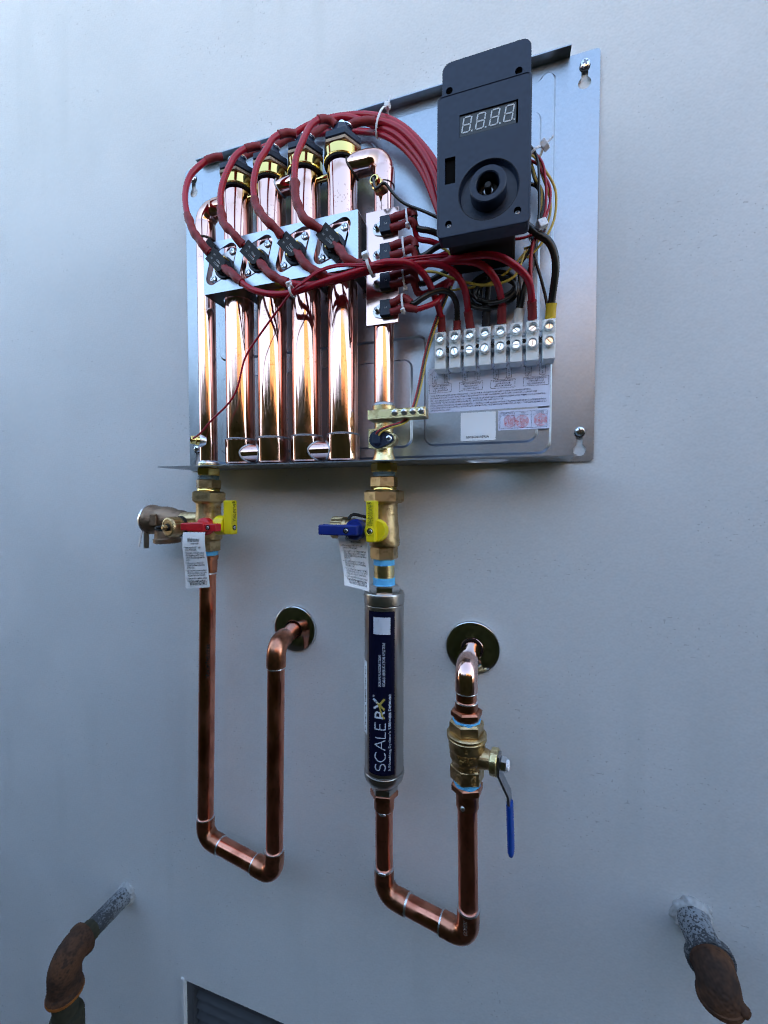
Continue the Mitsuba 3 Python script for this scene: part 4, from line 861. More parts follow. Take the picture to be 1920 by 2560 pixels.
# ---------------------------------------------------------------- cable ties
def tie(label, c, d, a, b, head, hs=.0042, tail=None, w=.0024, group=None):
    """a nylon tie round a bundle: centre c, bundle direction d, half sizes a (across) and b (depth), head at angle head"""
    k = thing('cable_tie', label, 'cable tie', group)
    d = np.asarray(d, float); d /= np.linalg.norm(d); w_ = np.array([0, -1., 0]); w_ -= d*(w_@d); w_ /= np.linalg.norm(w_); v = np.cross(w_, d)
    n = 40; V, F = [], []
    for i in range(n):
        t = i/n*2*PI; e = v*a*math.cos(t)+w_*b*math.sin(t); nn = v*math.cos(t)/a+w_*math.sin(t)/b; nn /= np.linalg.norm(nn)
        for s in (-1, 1):
            for h in (0, .0009): V.append(c+e+nn*h+d*s*w/2)
    for i in range(n):
        A, B = i*4, ((i+1) % n)*4
        for p, q in ((0, 1), (1, 3), (3, 2), (2, 0)): F += [(A+p, B+p, B+q), (A+p, B+q, A+q)]
    m = trimesh.Trimesh(V, F); m.fix_normals(); obj('strap', m, 'nylon', k, 25)
    e = v*a*math.cos(head)+w_*b*math.sin(head); nn = v*math.cos(head)+w_*math.sin(head); tt = np.cross(d, nn)
    hb = box(-hs*.62, hs*.62, -hs*.55, hs*.55, 0, hs*.85, .0006); obj('head', oriented(hb, np.asarray(c)+e+nn*.0004, tt, d, nn), 'nylon', k, False)
    if tail is not None:
        tb_ = box(-.0006, .0006, -w*.42, w*.42, 0, tail, .0002); obj('tail', oriented(tb_, np.asarray(c)+e+nn*.002, tt, d, nn), 'nylon', k, False)
    return k
P = lambda q: np.array(q)
tie('white cable tie round the upper red bundle, its cut tail pointing up', P((0.3024, -0.0260, 0.3933)), (1, 0, -.45), .0150, .0105, 0.15, .0055, .010)
tie('white cable tie round the lower red bundle beside the copper plate', P((0.3075, -0.0815, 0.1997)), (1, 0, .26), .0088, .0098, .9, .0062, None, .0030)
tie('small white cable tie round the lower red wire below the bracket', P((0.2201, -0.0885, 0.1846)), (1, 0, .12), .0052, .0062, .75, .0050, None)
for i, (hd_, lab) in enumerate(((2.5, 'top'), (-2.6, 'second'), (-2.9, 'third'), (2.4, 'bottom'))):
    dx = (.0228, .0190, .0190, .0182)[i]
    tie(f'narrow white cable tie round the sleeves of the {lab} switch', P((PX0+.0300+dx-.004, PY-.0052, TZ[i]+.0014)), (1, 0, .1), .0102, .0052, hd_, .0040, None, .0020)
tie('white cable tie with its head up at the top of the right hand harness', P((0.4691, -0.0350, 0.3093)), (.55, 0, -1), .0072, .0080, .35, .0070, .011)
tie('white cable tie round the harness at the lower right corner of the control box', P((0.4717, -0.0400, 0.2277)), (.45, 0, -1), .0078, .0088, 1.2, .0072, None, .0034)

# ---------------------------------------------------------------- service valves under the cabinet
def line(x0, slope, y):
    d = np.array([slope, 0, 1.]); 
    return (lambda z: np.array([x0+slope*z, y, z])), d/np.linalg.norm(d)
def vlathe(A, d, prof, n=48):
    """profile of (r, z) on the near-vertical axis A"""
    prof = sorted(prof, key=lambda q: q[1]) if prof[0][1] > prof[-1][1] else prof
    z0 = prof[0][1]; return lathe([(r, (z-z0)) for r, z in prof], A(z0), d, n)
def vhex(A, d, z0, z1, af, spin=0., ch=.0012): return hexnut(A(min(z0, z1)), d, af, abs(z1-z0), ch, spin=spin)
def tape(A, d, z0, z1, r, parent, mat='tape_blue', turns=4, seed=0):
    z0, z1 = min(z0, z1), max(z0, z1); pr = []; R = np.random.default_rng(seed)
    for k in range(turns*3+1):
        f = k/(turns*3); pr.append((r+.0005*math.sin(f*turns*2*PI)*.5+R.uniform(-.00018, .00018), z0+(z1-z0)*f))
    return obj('thread_tape', vlathe(A, d, pr, 40), mat, parent, 50)
def valve_body(t, A, d, spin):
    obj('tail_nut', vhex(A, d, -.0102, .0000, .0262, spin), 'brass_bright', t, False)
    tape(A, d, -.0152, -.0100, .0126, t, 'tape_faded', 2)
    obj('tailpiece', vhex(A, d, -.0275, -.0150, .0278, spin+.25), 'brass_cast', t, False)
    obj('tail_ring', vlathe(A, d, [(.0140, -.0310), (.0146, -.0300), (.0146, -.0286), (.0138, -.0272)]), 'brass_bright', t)
    obj('union_nut', vhex(A, d, -.0455, -.0305, .0398, spin+.1, .0022), 'brass_cast', t, False)
    b = obj('valve_body', vlathe(A, d, [(.0150, -.0950), (.0172, -.0945), (.0178, -.0925), (.0178, -.0870), (.0170, -.0835), (.0172, -.0760), (.0168, -.0700), (.0158, -.0640), (.0155, -.0560), (.0155, -.0475), (.0190, -.0450)][:-1]+[(.0165, -.0454)]), 'brass_cast', t, 35)
    obj('lower_hex', vhex(A, d, -.1098, -.0948, .0280, spin+.2), 'brass_cast', t, False)
    return b
def curved_text(s, h, A, d, r, z, ang0, depth=.0004, bold=False, width=None):
    """raised lettering on an upright cylinder, ang0 = angle of the middle of the line (0 = towards the camera side, -y)"""
    m = text(s, h, depth, bold, width); c = (m.bounds[0]+m.bounds[1])/2
    v = np.array(m.vertices); a = (v[:, 0]-c[0])/r+ang0; R = r-.0002+v[:, 2]
    base = np.array([A(z+q) for q in v[:, 1]])
    m = m.copy(); m.vertices = base+np.c_[R*np.sin(a), -R*np.cos(a), np.zeros(len(a))]; return m

sv = thing('service_valve', 'left brass service valve with red and yellow handles', 'valve')
A, d = line(.0664, .0295, -.0415)
vb = valve_body(sv, A, d, .15)
obj('cast_lettering', [curved_text(s, .0030, A, d, r, z, 1.12, .0007) for s, z, r in (('125PSI WSP', -.0535, .0155), ('125PSI WOG', -.0595, .0157), ('2 IN', -.0655, .0160))], 'brass_cast', vb, False)
obj('maker_lettering', curved_text('Webstone', .0038, A, d, .0178, -.0905, 1.0, .0007, True), 'brass_cast', vb, False)
tape(A, d, -.1158, -.1096, .0122, sv, 'tape_blue', 3)
C0 = A(-.0752)
# drain port towards the front left with its knurled cap
Pc = np.array((0.0393, -0.0850, -0.0761)); ax = np.array([-.20, -1, 0]); ax /= np.linalg.norm(ax); Ld = .043
CD = Pc-ax*Ld
obj('drain_arm', cyl(C0, np.array([CD[0]-.006, C0[1], CD[2]]), .0098, 36, .002), 'brass_cast', sv)
obj('drain_port', lathe([(.0098, .0), (.0098, Ld-.020), (.0112, Ld-.0195), (.0112, Ld-.006)], CD, ax, 36), 'brass_cast', sv)
def knurled(p, axis, r, L, n=26):
    a = np.linspace(0, 2*PI, n*4, endpoint=False); rr = r*(1-.055*(np.abs(np.sin(a*n/2)) < .45))
    m = trimesh.creation.extrude_polygon(Polygon(np.c_[rr*np.cos(a), rr*np.sin(a)]), L, engine='earcut'); return place(m, p, axis)
cp = obj('drain_cap', [knurled(CD+ax*(Ld-.0135), ax, .0128, .0105), lathe([(.0126, 0), (.0119, .0024), (.0100, .0030), (.0098, .0026), (.0042, .0026), (.0042, .0030)], CD+ax*(Ld-.0031), ax, 48)], 'brass_cast', sv, 35)
obj('cap_button', lathe([(.0048, 0), (.0048, .0016)], CD+ax*(Ld-.0002), ax, 28), 'black_matte', cp)
obj('cap_pin', lathe([(.0033, 0), (.0033, .0050), (.0026, .0056)], CD+ax*(Ld+.0010), ax, 24), 'brass_cast', cp)
u, v, w = frame(ax)
t_ = text('CAP', .0030, .0003, True); c_ = (t_.bounds[0]+t_.bounds[1])/2; t_.apply_translation(-c_)
obj('cap_lettering', oriented(t_, CD+ax*(Ld-.0004)-v*.0072, u, v, w), 'brass_cast', cp, False)
obj('strap', sweep(spline([CD+ax*(Ld+.0014), CD+ax*(Ld+.0022)+np.array([-.010, -.002, -.0004]), CD+ax*(Ld-.002)+np.array([-.0215, .004, -.0036]), CD+ax*(Ld-.020)+np.array([-.0235, .014, -.0050])], .002), .0021, 8), 'black_matte', sv)
obj('strap_ring', lathe([(.0122, 0), (.0134, .0002), (.0134, .0028), (.0122, .003)], CD+ax*(Ld-.0200), ax, 40), 'black_matte', sv)
# handles
rh = obj('red_handle', [lathe([(.0108, 0), (.0112, .004), (.0108, .0085), (.0080, .0118), (.0040, .0128)], (.0826, -.0640, -.0752), (0, -1, 0), 40), box(.0594, .0712, -.0850, -.0745, -.0800, -.0706, .0012), box(.0700, .0955, -.0868, -.0725, -.0806, -.0698, .0014), box(.0940, .1120, -.0850, -.0745, -.0800, -.0706, .0012)], 'handle_red', sv, 30, label='red lever handle')
obj('handle_stem', cyl((.0826, -.050, -.0752), (.0826, -.0648, -.0752), .0070, 24), 'brass_cast', sv)
obj('screw_well', lathe([(.0030, 0), (.0030, .0006)], (.1010, -.0850, -.0752), (0, -1, 0), 20), 'black_matte', rh)
screw((.1010, -.0856, -.0752), (0, -1, 0), .0019, .0008, parent=sv, name='handle_screw')
YX0, YX1, YZ0, YZ1 = .1052, .1168, -.0852, -.0426
yh = obj('yellow_handle', [box(YX0, YX1, -.0625, -.0505, YZ0, YZ1, .0010), lathe([(.0118, 0), (.0124, .0015), (.0124, .0090), (.0112, .0130)], (.0910, -.0545, -.0742), (1, 0, 0), 40)], 'handle_yellow', sv, 30, label='yellow lever handle turned edge on')
obj('handle_stem', cyl((.078, -.0500, -.0742), (.0912, -.0545, -.0742), .0075, 24), 'brass_cast', sv)
t_ = text('Webstone®', .0058, .00015, False, .0250)
obj('handle_lettering', oriented(t_, np.array([YX1+.00005, -.0540, -.0690]), np.array([0, 0, 1.]), np.array([0, -1., 0]), np.array([1., 0, 0])), 'print_black', yh, False)
obj('screw_well', cyl((YX1+.0001, -.0565, -.0768), (YX1+.0004, -.0565, -.0768), .0034, 20), 'black_matte', yh)
screw((YX1+.0004, -.0565, -.0768), (1, 0, 0), .0020, .0007, parent=sv, name='handle_screw')
# relief valve behind the drain
rv = thing('relief_valve', 'brown bronze relief valve body sticking out left of the left service valve', 'relief valve')
RV = np.array([-.0135, -.0380, -.0700]); rax = np.array([-.96, -.16, .02]); rax /= np.linalg.norm(rax)
obj('inlet_arm', cyl(C0+[0, .004, .006], RV-rax*.018+[0, 0, .001], .0105, 32), 'brass_cast', rv)
obj('body', [lathe([(.0115, -.034), (.0140, -.028), (.0146, -.019), (.0172, -.013), (.0186, -.004), (.0186, .010), (.0198, .013), (.0206, .016), (.0206, .0200), (.0190, .0226)], RV, rax, 48),
             lathe([(.0152, 0), (.0156, .012), (.0158, .0210), (.0176, .0225), (.0176, .0275), (.0152, .0285)], RV+[.004, 0, -.004], (0.02, 0, -1), 44)], 'bronze_cast', rv, 35)
obj('cap_rim', lathe([(.0197, .0224), (.0206, .0236), (.0198, .0252), (.0100, .0262)], RV, rax, 48), 'steel_hex', rv)
obj('raised_plate', oriented(box(-.0055, .0055, -.0082, .0082, 0, .0030, .001), RV+np.array([.0010, -.0180, .001]), np.array([1., 0, 0]), np.array([0, 0, 1.]), np.array([0, -1., 0])), 'bronze_cast', rv, False)
e_ = RV+rax*.026
obj('test_lever', [oriented(box(-.0045, .0045, -.030, .006, 0, .0009, .0003), e_+np.array([-.0032, -.004, -.0085]), np.array([.86, -.50, 0]), np.array([.10, .17, .98]), np.array([-.50, -.86, .0])),
                   oriented(box(-.0030, .0038, -.030, -.008, 0, .0009, .0003), e_+np.array([.0046, -.0070, -.0100]), np.array([.80, .60, 0]), np.array([.0, .0, 1.]), np.array([.6, -.8, 0]))], 'aluminium', rv, False)
for s in (-1, 1): obj('lever_rivet', lathe([(.0017, 0), (.0012, .0010)], e_+np.array([-.0052+.0035*s, -.0062-.002*s, -.0310]), (-.50, -.86, 0), 14), 'zinc_screw', rv)

sv2 = thing('service_valve', 'right brass service valve with blue and yellow handles', 'valve')
A2, d2 = line(.3099, 0, -.0415)
vb = valve_body(sv2, A2, d2, .28)
obj('cast_lettering', [curved_text(s, .0030, A2, d2, r, z, .50, .0007) for s, z, r in (('125PSI', -.0535, .0155), ('WSP 150', -.0595, .0157), ('LF', -.0655, .0160))], 'brass_cast', vb, False)
obj('maker_lettering', curved_text('Webstone', .0042, A2, d2, .0178, -.0905, .20, .0007, True), 'brass_cast', vb, False)
tape(A2, d2, -.1166, -.1096, .0122, sv2, 'tape_blue', 3, 2)
yh = obj('yellow_handle', [box(.3014, .3114, -.0800, -.0665, -.0868, -.0424, .0011), lathe([(.0118, 0), (.0126, .0015), (.0126, .0082), (.0116, .0118)], (.3090, -.0610, -.0752), (0, -1, 0), 48)], 'handle_yellow', sv2, 30, label='yellow lever handle standing upright')
obj('handle_stem', cyl((.3085, -.052, -.0755), (.3085, -.0612, -.0755), .0078, 24), 'brass_cast', sv2)
t_ = text('Webstone®', .0060, .00015, False, .0255)
obj('handle_lettering', oriented(t_, np.array([.3090, -.08005, -.0695]), np.array([0, 0, 1.]), np.array([-1., 0, 0]), np.array([0, -1., 0])), 'print_black', yh, False)
k = obj('screw_well', place(open_ring(.0044, .0034, 0, .0016, .0004, 28), (.3062, -.0795, -.0752), (0, -1, 0)), 'handle_yellow', yh)
obj('screw_well', cyl((.3062, -.0801, -.0752), (.3062, -.0803, -.0752), .0034, 24), 'black_matte', yh)
screw((.3066, -.0803, -.0752), (0, -1, 0), .0022, .0010, parent=sv2, name='handle_screw')
bh = obj('blue_handle', [box(.2468, .2930, -.0840, -.0705, -.0802, -.0690, .0013), lathe([(.0110, 0), (.0116, .0015), (.0116, .0085), (.0106, .0120)], (.2855, -.0630, -.0745), (0, -1, 0), 44)], 'handle_blue', sv2, 30, label='blue lever handle lying level')
obj('handle_stem', cyl((.2855, -.050, -.0750), (.2855, -.0635, -.0750), .0072, 24), 'brass_cast', sv2)
obj('screw_well', cyl((.2800, -.0838, -.0748), (.2800, -.0843, -.0748), .0033, 24), 'black_matte', bh)
screw((.2803, -.0843, -.0748), (0, -1, 0), .0021, .0009, parent=sv2, name='handle_screw')
C1 = A2(-.0745)
obj('drain_port', lathe([(.0092, .006), (.0092, .034), (.0110, .0345), (.0110, .060)], C1, (-1, -.06, 0), 36), 'brass_cast', sv2)
cp = obj('drain_cap', [knurled(C1+np.array([-.0490, -.0030, 0]), (-1, -.06, 0), .0132, .0130), lathe([(.0122, 0), (.0128, .0012), (.0128, .004), (.0120, .005)], C1+np.array([-.0440, -.0027, 0]), (-1, -.06, 0), 44)], 'brass_cast', sv2, 35)
obj('strap', sweep(spline([C1+np.array([-.0395, -.0120, .010]), C1+np.array([-.036, -.008, .0155]), C1+np.array([-.026, -.004, .0140]), C1+np.array([-.016, -.001, .0125])], .002), .0019, 8), 'black_matte', sv2)

# paper warning tags
def tag(key_label, corners, bulge, seed):
    """sheet through four world corners (top left, top right, bottom left, bottom right), softly curled; returns the mapping"""
    tl, tr, bl, br_ = (np.array(c, float) for c in corners)
    nrm = np.cross(tr-tl, tl-bl); nrm /= np.linalg.norm(nrm)
    if nrm[1] > 0: nrm = -nrm
    def f(s, t):
        s, t = np.asarray(s, float), np.asarray(t, float)
        P = (tl*(1-s)[..., None]+tr*s[..., None])*(1-t)[..., None]+(bl*(1-s)[..., None]+br_*s[..., None])*t[..., None]
        return P+nrm*(bulge*(np.sin(t*PI*1.0)*.8+.35*np.sin(t*PI*2.2+seed)+.25*np.sin(s*PI)))[..., None]
    k = thing('warning_tag', key_label, 'tag')
    n, m_ = 8, 26; S, Tt = np.meshgrid(np.linspace(0, 1, n), np.linspace(0, 1, m_), indexing='ij')
    V = f(S, Tt).reshape(-1, 3); F = []
    for i in range(n-1):
        for j in range(m_-1): a = i*m_+j; F.append((a, a+1, a+m_+1, a+m_))
    Vb = V-nrm*(-.00022); Fb = [(q[3]+len(V), q[2]+len(V), q[1]+len(V), q[0]+len(V)) for q in F]
    obj('paper', (np.vstack([V, V+nrm*.00015]), np.array(F+Fb)), 'paper_white', k, True)
    wd = np.linalg.norm(bl-br_); ht = np.linalg.norm(bl-tl); ms = []
    def put(s_, h, x, t, bold=False, width=None):
        m = text(s_, h, .0001, bold, width); v = np.array(m.vertices)
        P = f(x+v[:, 0]/wd, t-v[:, 1]/ht); m = m.copy(); m.vertices = P+nrm*(.0004+v[:, 2])[:, None]; ms.append(m)
    put('Webstone', .0052, .24, .165, False, .52*wd)
    put('A BRAND OF NIBCO', .0013, .40, .205, True, .36*wd)
    T_ = [('• Water may be HOT and', .06), ('under PRESSURE.', .13), ('• Operation of drain valve', .06), ('may discharge HOT water,', .13), ('potentially causing severe', .13), ('injury.', .13),
          ('• Ensure drain valve is', .06), ('closed before removing', .13), ('drain cap.', .13), ('• Use extreme caution when', .06), ('removing drain cap as it', .13), ('may be under pressure.', .13), ('• Use extreme caution when', .06), ('operating drain valve.', .13)]
    t = .265
    for q, x in T_:
        if q[0] == '•': t += .012
        put(q, .0021, x, t, False, wd*min(.93-x, .0345*len(q))); t += .0425
    put('WARNING', .0050, .20, .945, False, .70*wd)
    obj('print', ms, 'print_black', k, False)
tag('white paper warning tag hanging below the red handle', ((0.0670, -0.0875, -0.0812), (0.1002, -0.0880, -0.0803), (0.0630, -0.0800, -0.1521), (0.0993, -0.0795, -0.1483)), .0035, .6)
tag('white paper warning tag hanging below the blue handle, curled to the right', ((0.2606, -0.0640, -0.0773), (0.2953, -0.0600, -0.0759), (0.2722, -0.0700, -0.1371), (0.2979, -0.0600, -0.1448)), -.0045, 2.2)

# ---------------------------------------------------------------- left copper pipe loop
lp = thing('copper_pipe_loop', 'left copper pipe loop from the left service valve down and back into the wall', 'pipe')
RQ, RS = .0104, .0118
obj('adapter', [vlathe(A, d, [(.0124, -.1212), (.0132, -.1205), (.0132, -.1165), (.0124, -.1155)], 40), vlathe(A, d, [(.0117, -.1385), (.0117, -.1212), (.0122, -.1205)], 40)], 'copper_fitting', lp)
def sring(c, axis, r, parent, mat='solder', w=.0022, t=.0006): return obj('solder_ring', ring(c, axis, r, w, t), mat, parent)
ZE = -.5065
e1 = np.array([.0664+.0295*ZE, -.0415, ZE]); e2 = np.array([.1728, -.0605, ZE-.002])
hdir = (e2-e1)/np.linalg.norm(e2-e1)
AR, dr2 = line(.1745+.02*.408, .02, -.0605)
dn = A(-.47)-A(-.1); dn /= np.linalg.norm(dn)
obj('pipe', cyl(A(-.136), A(-.484), RQ, 40), 'copper_pipe', lp, label='long upright copper pipe of the left loop')
sring(A(-.1400), d, RQ, lp)
obj('elbow', elbow(A(-.4775), e1, e1+hdir*.0305, .0165, RS*.985, RS), 'copper_fitting', lp)
sring(A(-.4770), d, RS*.96, lp)
obj('pipe', cyl(e1+hdir*.024, e2-hdir*.024, RQ, 40), 'copper_pipe', lp)
sring(e1+hdir*.0310, hdir, RS*.95, lp, w=.0030); sring(e2-hdir*.0310, hdir, RS*.95, lp, w=.0026)
obj('elbow', elbow(e2-hdir*.0305, e2, AR(-.4760), .0165, RS*.985, RS), 'copper_fitting', lp)
sring(AR(-.4755), dr2, RS*.96, lp)
obj('pipe', cyl(AR(-.484), AR(-.238), RQ, 40), 'copper_pipe', lp)
wl = np.array([.1708, -.0060, -.2170]); tc = AR(-.2175)
wdir = (wl-tc)/np.linalg.norm(wl-tc)
obj('elbow', elbow(AR(-.2450), tc, tc+wdir*.0240, .0150, RS*.985, RS), 'copper_fitting', lp)
sring(AR(-.2455), dr2, RS*.95, lp, w=.0018)
obj('pipe', cyl(tc+wdir*.018, wl+wdir*.012, RQ, 36), 'copper_pipe', lp)
zA, zB = -0.2791, -0.2340
t_ = text('Mueller Industries', .0050, .0001, True, zB-zA); v = np.array(t_.vertices)
a_ = 1.02-v[:, 1]/RQ; R_ = RQ+.00005+v[:, 2]; base = np.array([A(zA+q) for q in v[:, 0]])
t_.vertices = base+np.c_[R_*np.sin(a_), -R_*np.cos(a_), np.zeros(len(a_))]
obj('pipe_marking', t_, 'print_black', lp, False)

# ---------------------------------------------------------------- scale filter cartridge
fc = thing('filter_cartridge', 'grey metal scale filter cylinder with a dark navy label below the right service valve', 'filter')
RF = .0229
obj('top_nipple', vlathe(A2, d2, [(.0121, -.1360), (.0118, -.1310), (.0118, -.1160)], 40), 'brass_forged', fc)
tape(A2, d2, -.1400, -.1310, .0127, fc, 'tape_blue', 4, 5)
obj('top_hex', vhex(A2, d2, -.1502, -.1392, .0312, .32, .0016), 'steel_hex', fc, False)
obj('top_washer', vlathe(A2, d2, [(.0172, -.1500), (.0176, -.1490), (.0160, -.1478)], 48), 'steel_hex', fc)
ty = -.1465
obj('top_cap', vlathe(A2, d2, [(RF+.0004, -0.1602), (RF+.0006, -0.1593), (RF+.0006, ty-.0030), (RF-.0006, ty-.0008), (RF-.0030, ty), (.0178, ty-.0002), (.0170, ty-.0030)], 72), 'stainless', fc)
zt, zb = -0.1611, -0.3557
obj('barrel', vlathe(A2, d2, [(RF-.0006, zb), (RF-.0002, zb+.001), (RF-.0002, zt-.001), (RF-.0006, zt)], 96), 'stainless', fc)
zn = -0.3733
obj('bottom_cap', vlathe(A2, d2, [(.0148, zn), (.0190, zn+.0028), (.0222, zn+.0072), (RF+.0007, zn+.0120), (RF+.0007, zb-.0012), (RF+.0002, zb-.0004)], 72), 'stainless', fc)
obj('bottom_nub', vlathe(A2, d2, [(.0150, zn-.0012), (.0150, zn+.001)], 48), 'stainless', fc)
obj('bottom_hex', vhex(A2, d2, zn-.0090, zn-.0010, .0278, .15, .001), 'stainless', fc, False)
def on_barrel(m, r): 
    """(x along the arc, y up) sheet coordinates to the barrel"""
    v = np.array(m.vertices); a = v[:, 0]/RF; m = m.copy()
    m.vertices = np.c_[.3099+(r+v[:, 2])*np.sin(a), -.0415-(r+v[:, 2])*np.cos(a), v[:, 1]]; return m
aL, aR = -.535*RF, .845*RF
zl0, zl1 = -0.3507, -0.1655
def sheet(x0, x1, z0, z1, n=24, r=0):
    q = sbox(x0, z0, x1, z1)
    xs = np.linspace(x0, x1, n); V = np.r_[np.c_[xs, np.full(n, z0), np.zeros(n)], np.c_[xs, np.full(n, z1), np.zeros(n)]]
    return trimesh.Trimesh(V, [(i, i+1, n+i+1) for i in range(n-1)]+[(i, n+i+1, n+i) for i in range(n-1)], process=False)
lb = obj('label', on_barrel(sheet(aL, aR, zl0, zl1), RF+.00005), 'label_navy', fc, True, label='navy label with upright white lettering')
mm = (zl1-zl0)/.412                       # label unit
def up(s, h, x, z0, width, bold=False, mat='print_pale', nm='label_lettering'):
    """lettering that reads upwards; x = base line on the arc, z0 = start"""
    m = text(s, h, .00012, bold, width); v = np.array(m.vertices); m.vertices = np.c_[x-v[:, 1], z0+v[:, 0], v[:, 2]]
    m = m.subdivide_to_size(.0025); return obj(nm, on_barrel(m, RF+.00025), mat, lb, False)
Lx = lambda u_: (math.asin((u_-960.5)/51.0)+.30)*RF       # across the label
def arc(cx, cy, rx, ry, a0, a1, n=14): return [(cx+rx*math.cos(math.radians(a)), cy+ry*math.sin(math.radians(a))) for a in np.linspace(a0, a1, n)]
THIN = {'S': [arc(.32, .745, .27, .245, 35, 262)+arc(.33, .25, .30, .25, 86, -150)], 'C': [arc(.48, .5, .44, .5, 48, 312, 24)], 'A': [[(0, 0), (.42, 1), (.84, 0)], [(.15, .36), (.69, .36)]],
        'L': [[(0, 1), (0, 0), (.52, 0)]], 'E': [[(.56, 1), (0, 1), (0, 0), (.58, 0)], [(0, .52), (.48, .52)]]}
z0_, z1_ = -0.3461, -0.2897
u_, gl = .04, []
for ch, wd in (('S', .80), ('C', 1.02), ('A', 1.02), ('L', .72), ('E', .62)):
    for L_ in THIN[ch]: gl.append(LineString([(u_+x_, y_) for x_, y_ in L_]))
    u_ += wd
k_ = (z1_-z0_)/u_; hh = .0118
gl = shapely.union_all([LineString([(Lx(963.6)-y_*hh, z0_+x_*k_) for x_, y_ in q.coords]).buffer(.00052, cap_style='flat') for q in gl])
m = trimesh.util.concatenate([trimesh.creation.extrude_polygon(q, .00012, engine='earcut') for q in polys(gl)]).subdivide_to_size(.0025)
obj('label_lettering', on_barrel(m, RF+.00025), 'print_pale', lb, False, label='large thin white lettering')
up('A Plumbing System’s', .0030, Lx(977.5), -0.3457, -0.2997--0.3457, False)
up('Ultimate Defense', .0032, Lx(977.5), -0.2974, -0.2581--0.2974, True)
up('ION POLARIZATION', .0029, Lx(953), -0.2491, -0.2141--0.2491)
up('SCALE REDUCTION SYSTEM', .0029, Lx(963), -0.2491, -0.2003--0.2491)
up('R', .0112, Lx(962), -0.2857, -0.2771--0.2857, True)
up('®', .0026, Lx(937.5), -0.2620, .0024)
def strokes(lines, w, mat, nm):
    g = shapely.union_all([LineString([(Lx(a), z_) for a, z_ in L]).buffer(w/2, cap_style='flat') for L in lines])
    m = trimesh.util.concatenate([trimesh.creation.extrude_polygon(q, .00012, engine='earcut') for q in polys(g)])
    obj(nm, on_barrel(m, RF+(.00030 if mat != 'print_gold' else .00042)), mat, lb, False)
za, zb_, zc_, zd, ze = -0.2640, -0.2699, -0.2748, -0.2816, -0.2852
strokes([[(934, za), (949, zb_)], [(935, zc_), (949, zb_)]], .0023, 'print_pale', 'logo_stroke')
strokes([[(949, zb_), (962, za+.001)], [(949, zb_), (962, zc_-.0005)]], .0023, 'print_gold', 'logo_stroke')
strokes([[(944, za-.0035), (946.5, zb_), (950.5, zc_+.001), (955.5, zd), (961.5, ze-.0005)]], .0016, 'print_gold', 'logo_swoosh')
qz0, qz1 = -0.1909, -0.1717
obj('blank_panel', on_barrel(sheet(Lx(934), Lx(976), qz0, qz1, 10), RF+.00020), 'print_pale', lb, True)
sl = obj('side_label', on_barrel(sheet(-1.60*RF, -.70*RF, -0.3097, -0.2253, 12), RF+.00008), 'sticker_white', fc, True)
rows = [sbox(-.90*RF, z0_, -.83*RF, z0_+L_) for z0_, L_ in ((-0.3065, .0042), (-0.3006, .0125), (-0.2852, .0090), (-0.2735, .0150), (-0.2554, .0105), (-0.2419, .0110))]
m = trimesh.util.concatenate([sheet(q.bounds[0], q.bounds[2], q.bounds[1], q.bounds[3], 4) for q in rows]); obj('fine_print', on_barrel(m, RF+.00018), 'print_black', sl, True)

# ---------------------------------------------------------------- right copper pipe loop
rp = thing('copper_pipe_loop', 'right copper pipe loop running from the filter cylinder down and up to the ball valve', 'pipe')
zh = zn-.0085
tape(A2, d2, zh-.0015, zh+.0022, .0135, rp, 'tape_blue', 2, 8)
obj('adapter', [vhex(A2, d2, zh-.0075, zh, .0288, .18, .0012), vlathe(A2, d2, [(.0119, zh-.0220), (.0119, zh-.0070)], 40)], 'copper_fitting', rp, 30)
ZR = -.5078
f1 = np.array([.3099, -.0415, ZR]); 
AV, dv = line(.4065-.0154*.252, -.0154, -.0605)
f2 = AV(ZR-.001); hd2 = (f2-f1)/np.linalg.norm(f2-f1)
obj('pipe', cyl(A2(zh-.020), A2(-.484), RQ, 40), 'copper_pipe', rp)
sring(A2(zh-.0225), d2, RQ*1.02, rp, 'solder', .0022, .0006)
def blob(c, r, s, mat, parent, nm='solder_drop'):
    m = trimesh.creation.icosphere(3, 1.0); v = m.vertices; m.vertices = v*(1+.18*(meshkit.fbm(v*1.7+s, 3, s)[:, None]-.5))*np.array(r)+np.array(c); return obj(nm, m, mat, parent, True)
blob(A2(zh-.0232)+[.001, -.0102, 0], (.0042, .0022, .0026), 2, 'solder', rp)
sring(A2(-.4755), d2, RS*.97, rp, w=.0034, t=.0008)
blob(A2(-.4758)+[.001, -.0112, 0], (.0050, .0016, .0022), 5, 'solder', rp)
obj('elbow', elbow(A2(-.4765), f1, f1+hd2*.0305, .0165, RS*.985, RS), 'copper_fitting', rp)
obj('pipe', cyl(f1+hd2*.024, f2-hd2*.024, RQ, 40), 'copper_pipe', rp)
sring(f1+hd2*.0312, hd2, RS*.96, rp, w=.0030, t=.0007); sring(f2-hd2*.0300, hd2, RS*.96, rp, w=.0026)
eb = obj('elbow', elbow(f2-hd2*.0295, f2, AV(-.4770), .0165, RS*.985, RS), 'copper_fitting', rp)
sring(AV(-.4762), dv, RS*.97, rp, w=.0030)
t_ = text('NIBCO', .0040, .0001, True, .0150); v = np.array(t_.vertices); r_ = RS*.985
a_ = -.35+v[:, 1]/r_; base = np.array([AV(-.4810-q) for q in v[:, 0]])
t_.vertices = base+np.c_[(r_+.00018+v[:, 2])*np.sin(a_), -(r_+.00018+v[:, 2])*np.cos(a_), np.zeros(len(a_))]
obj('fitting_marking', t_, 'solder', eb, False)
obj('pipe', cyl(AV(-.484), AV(-.3600), RQ, 40), 'copper_pipe', rp, label='upright copper pipe below the ball valve')
zs = -0.3651
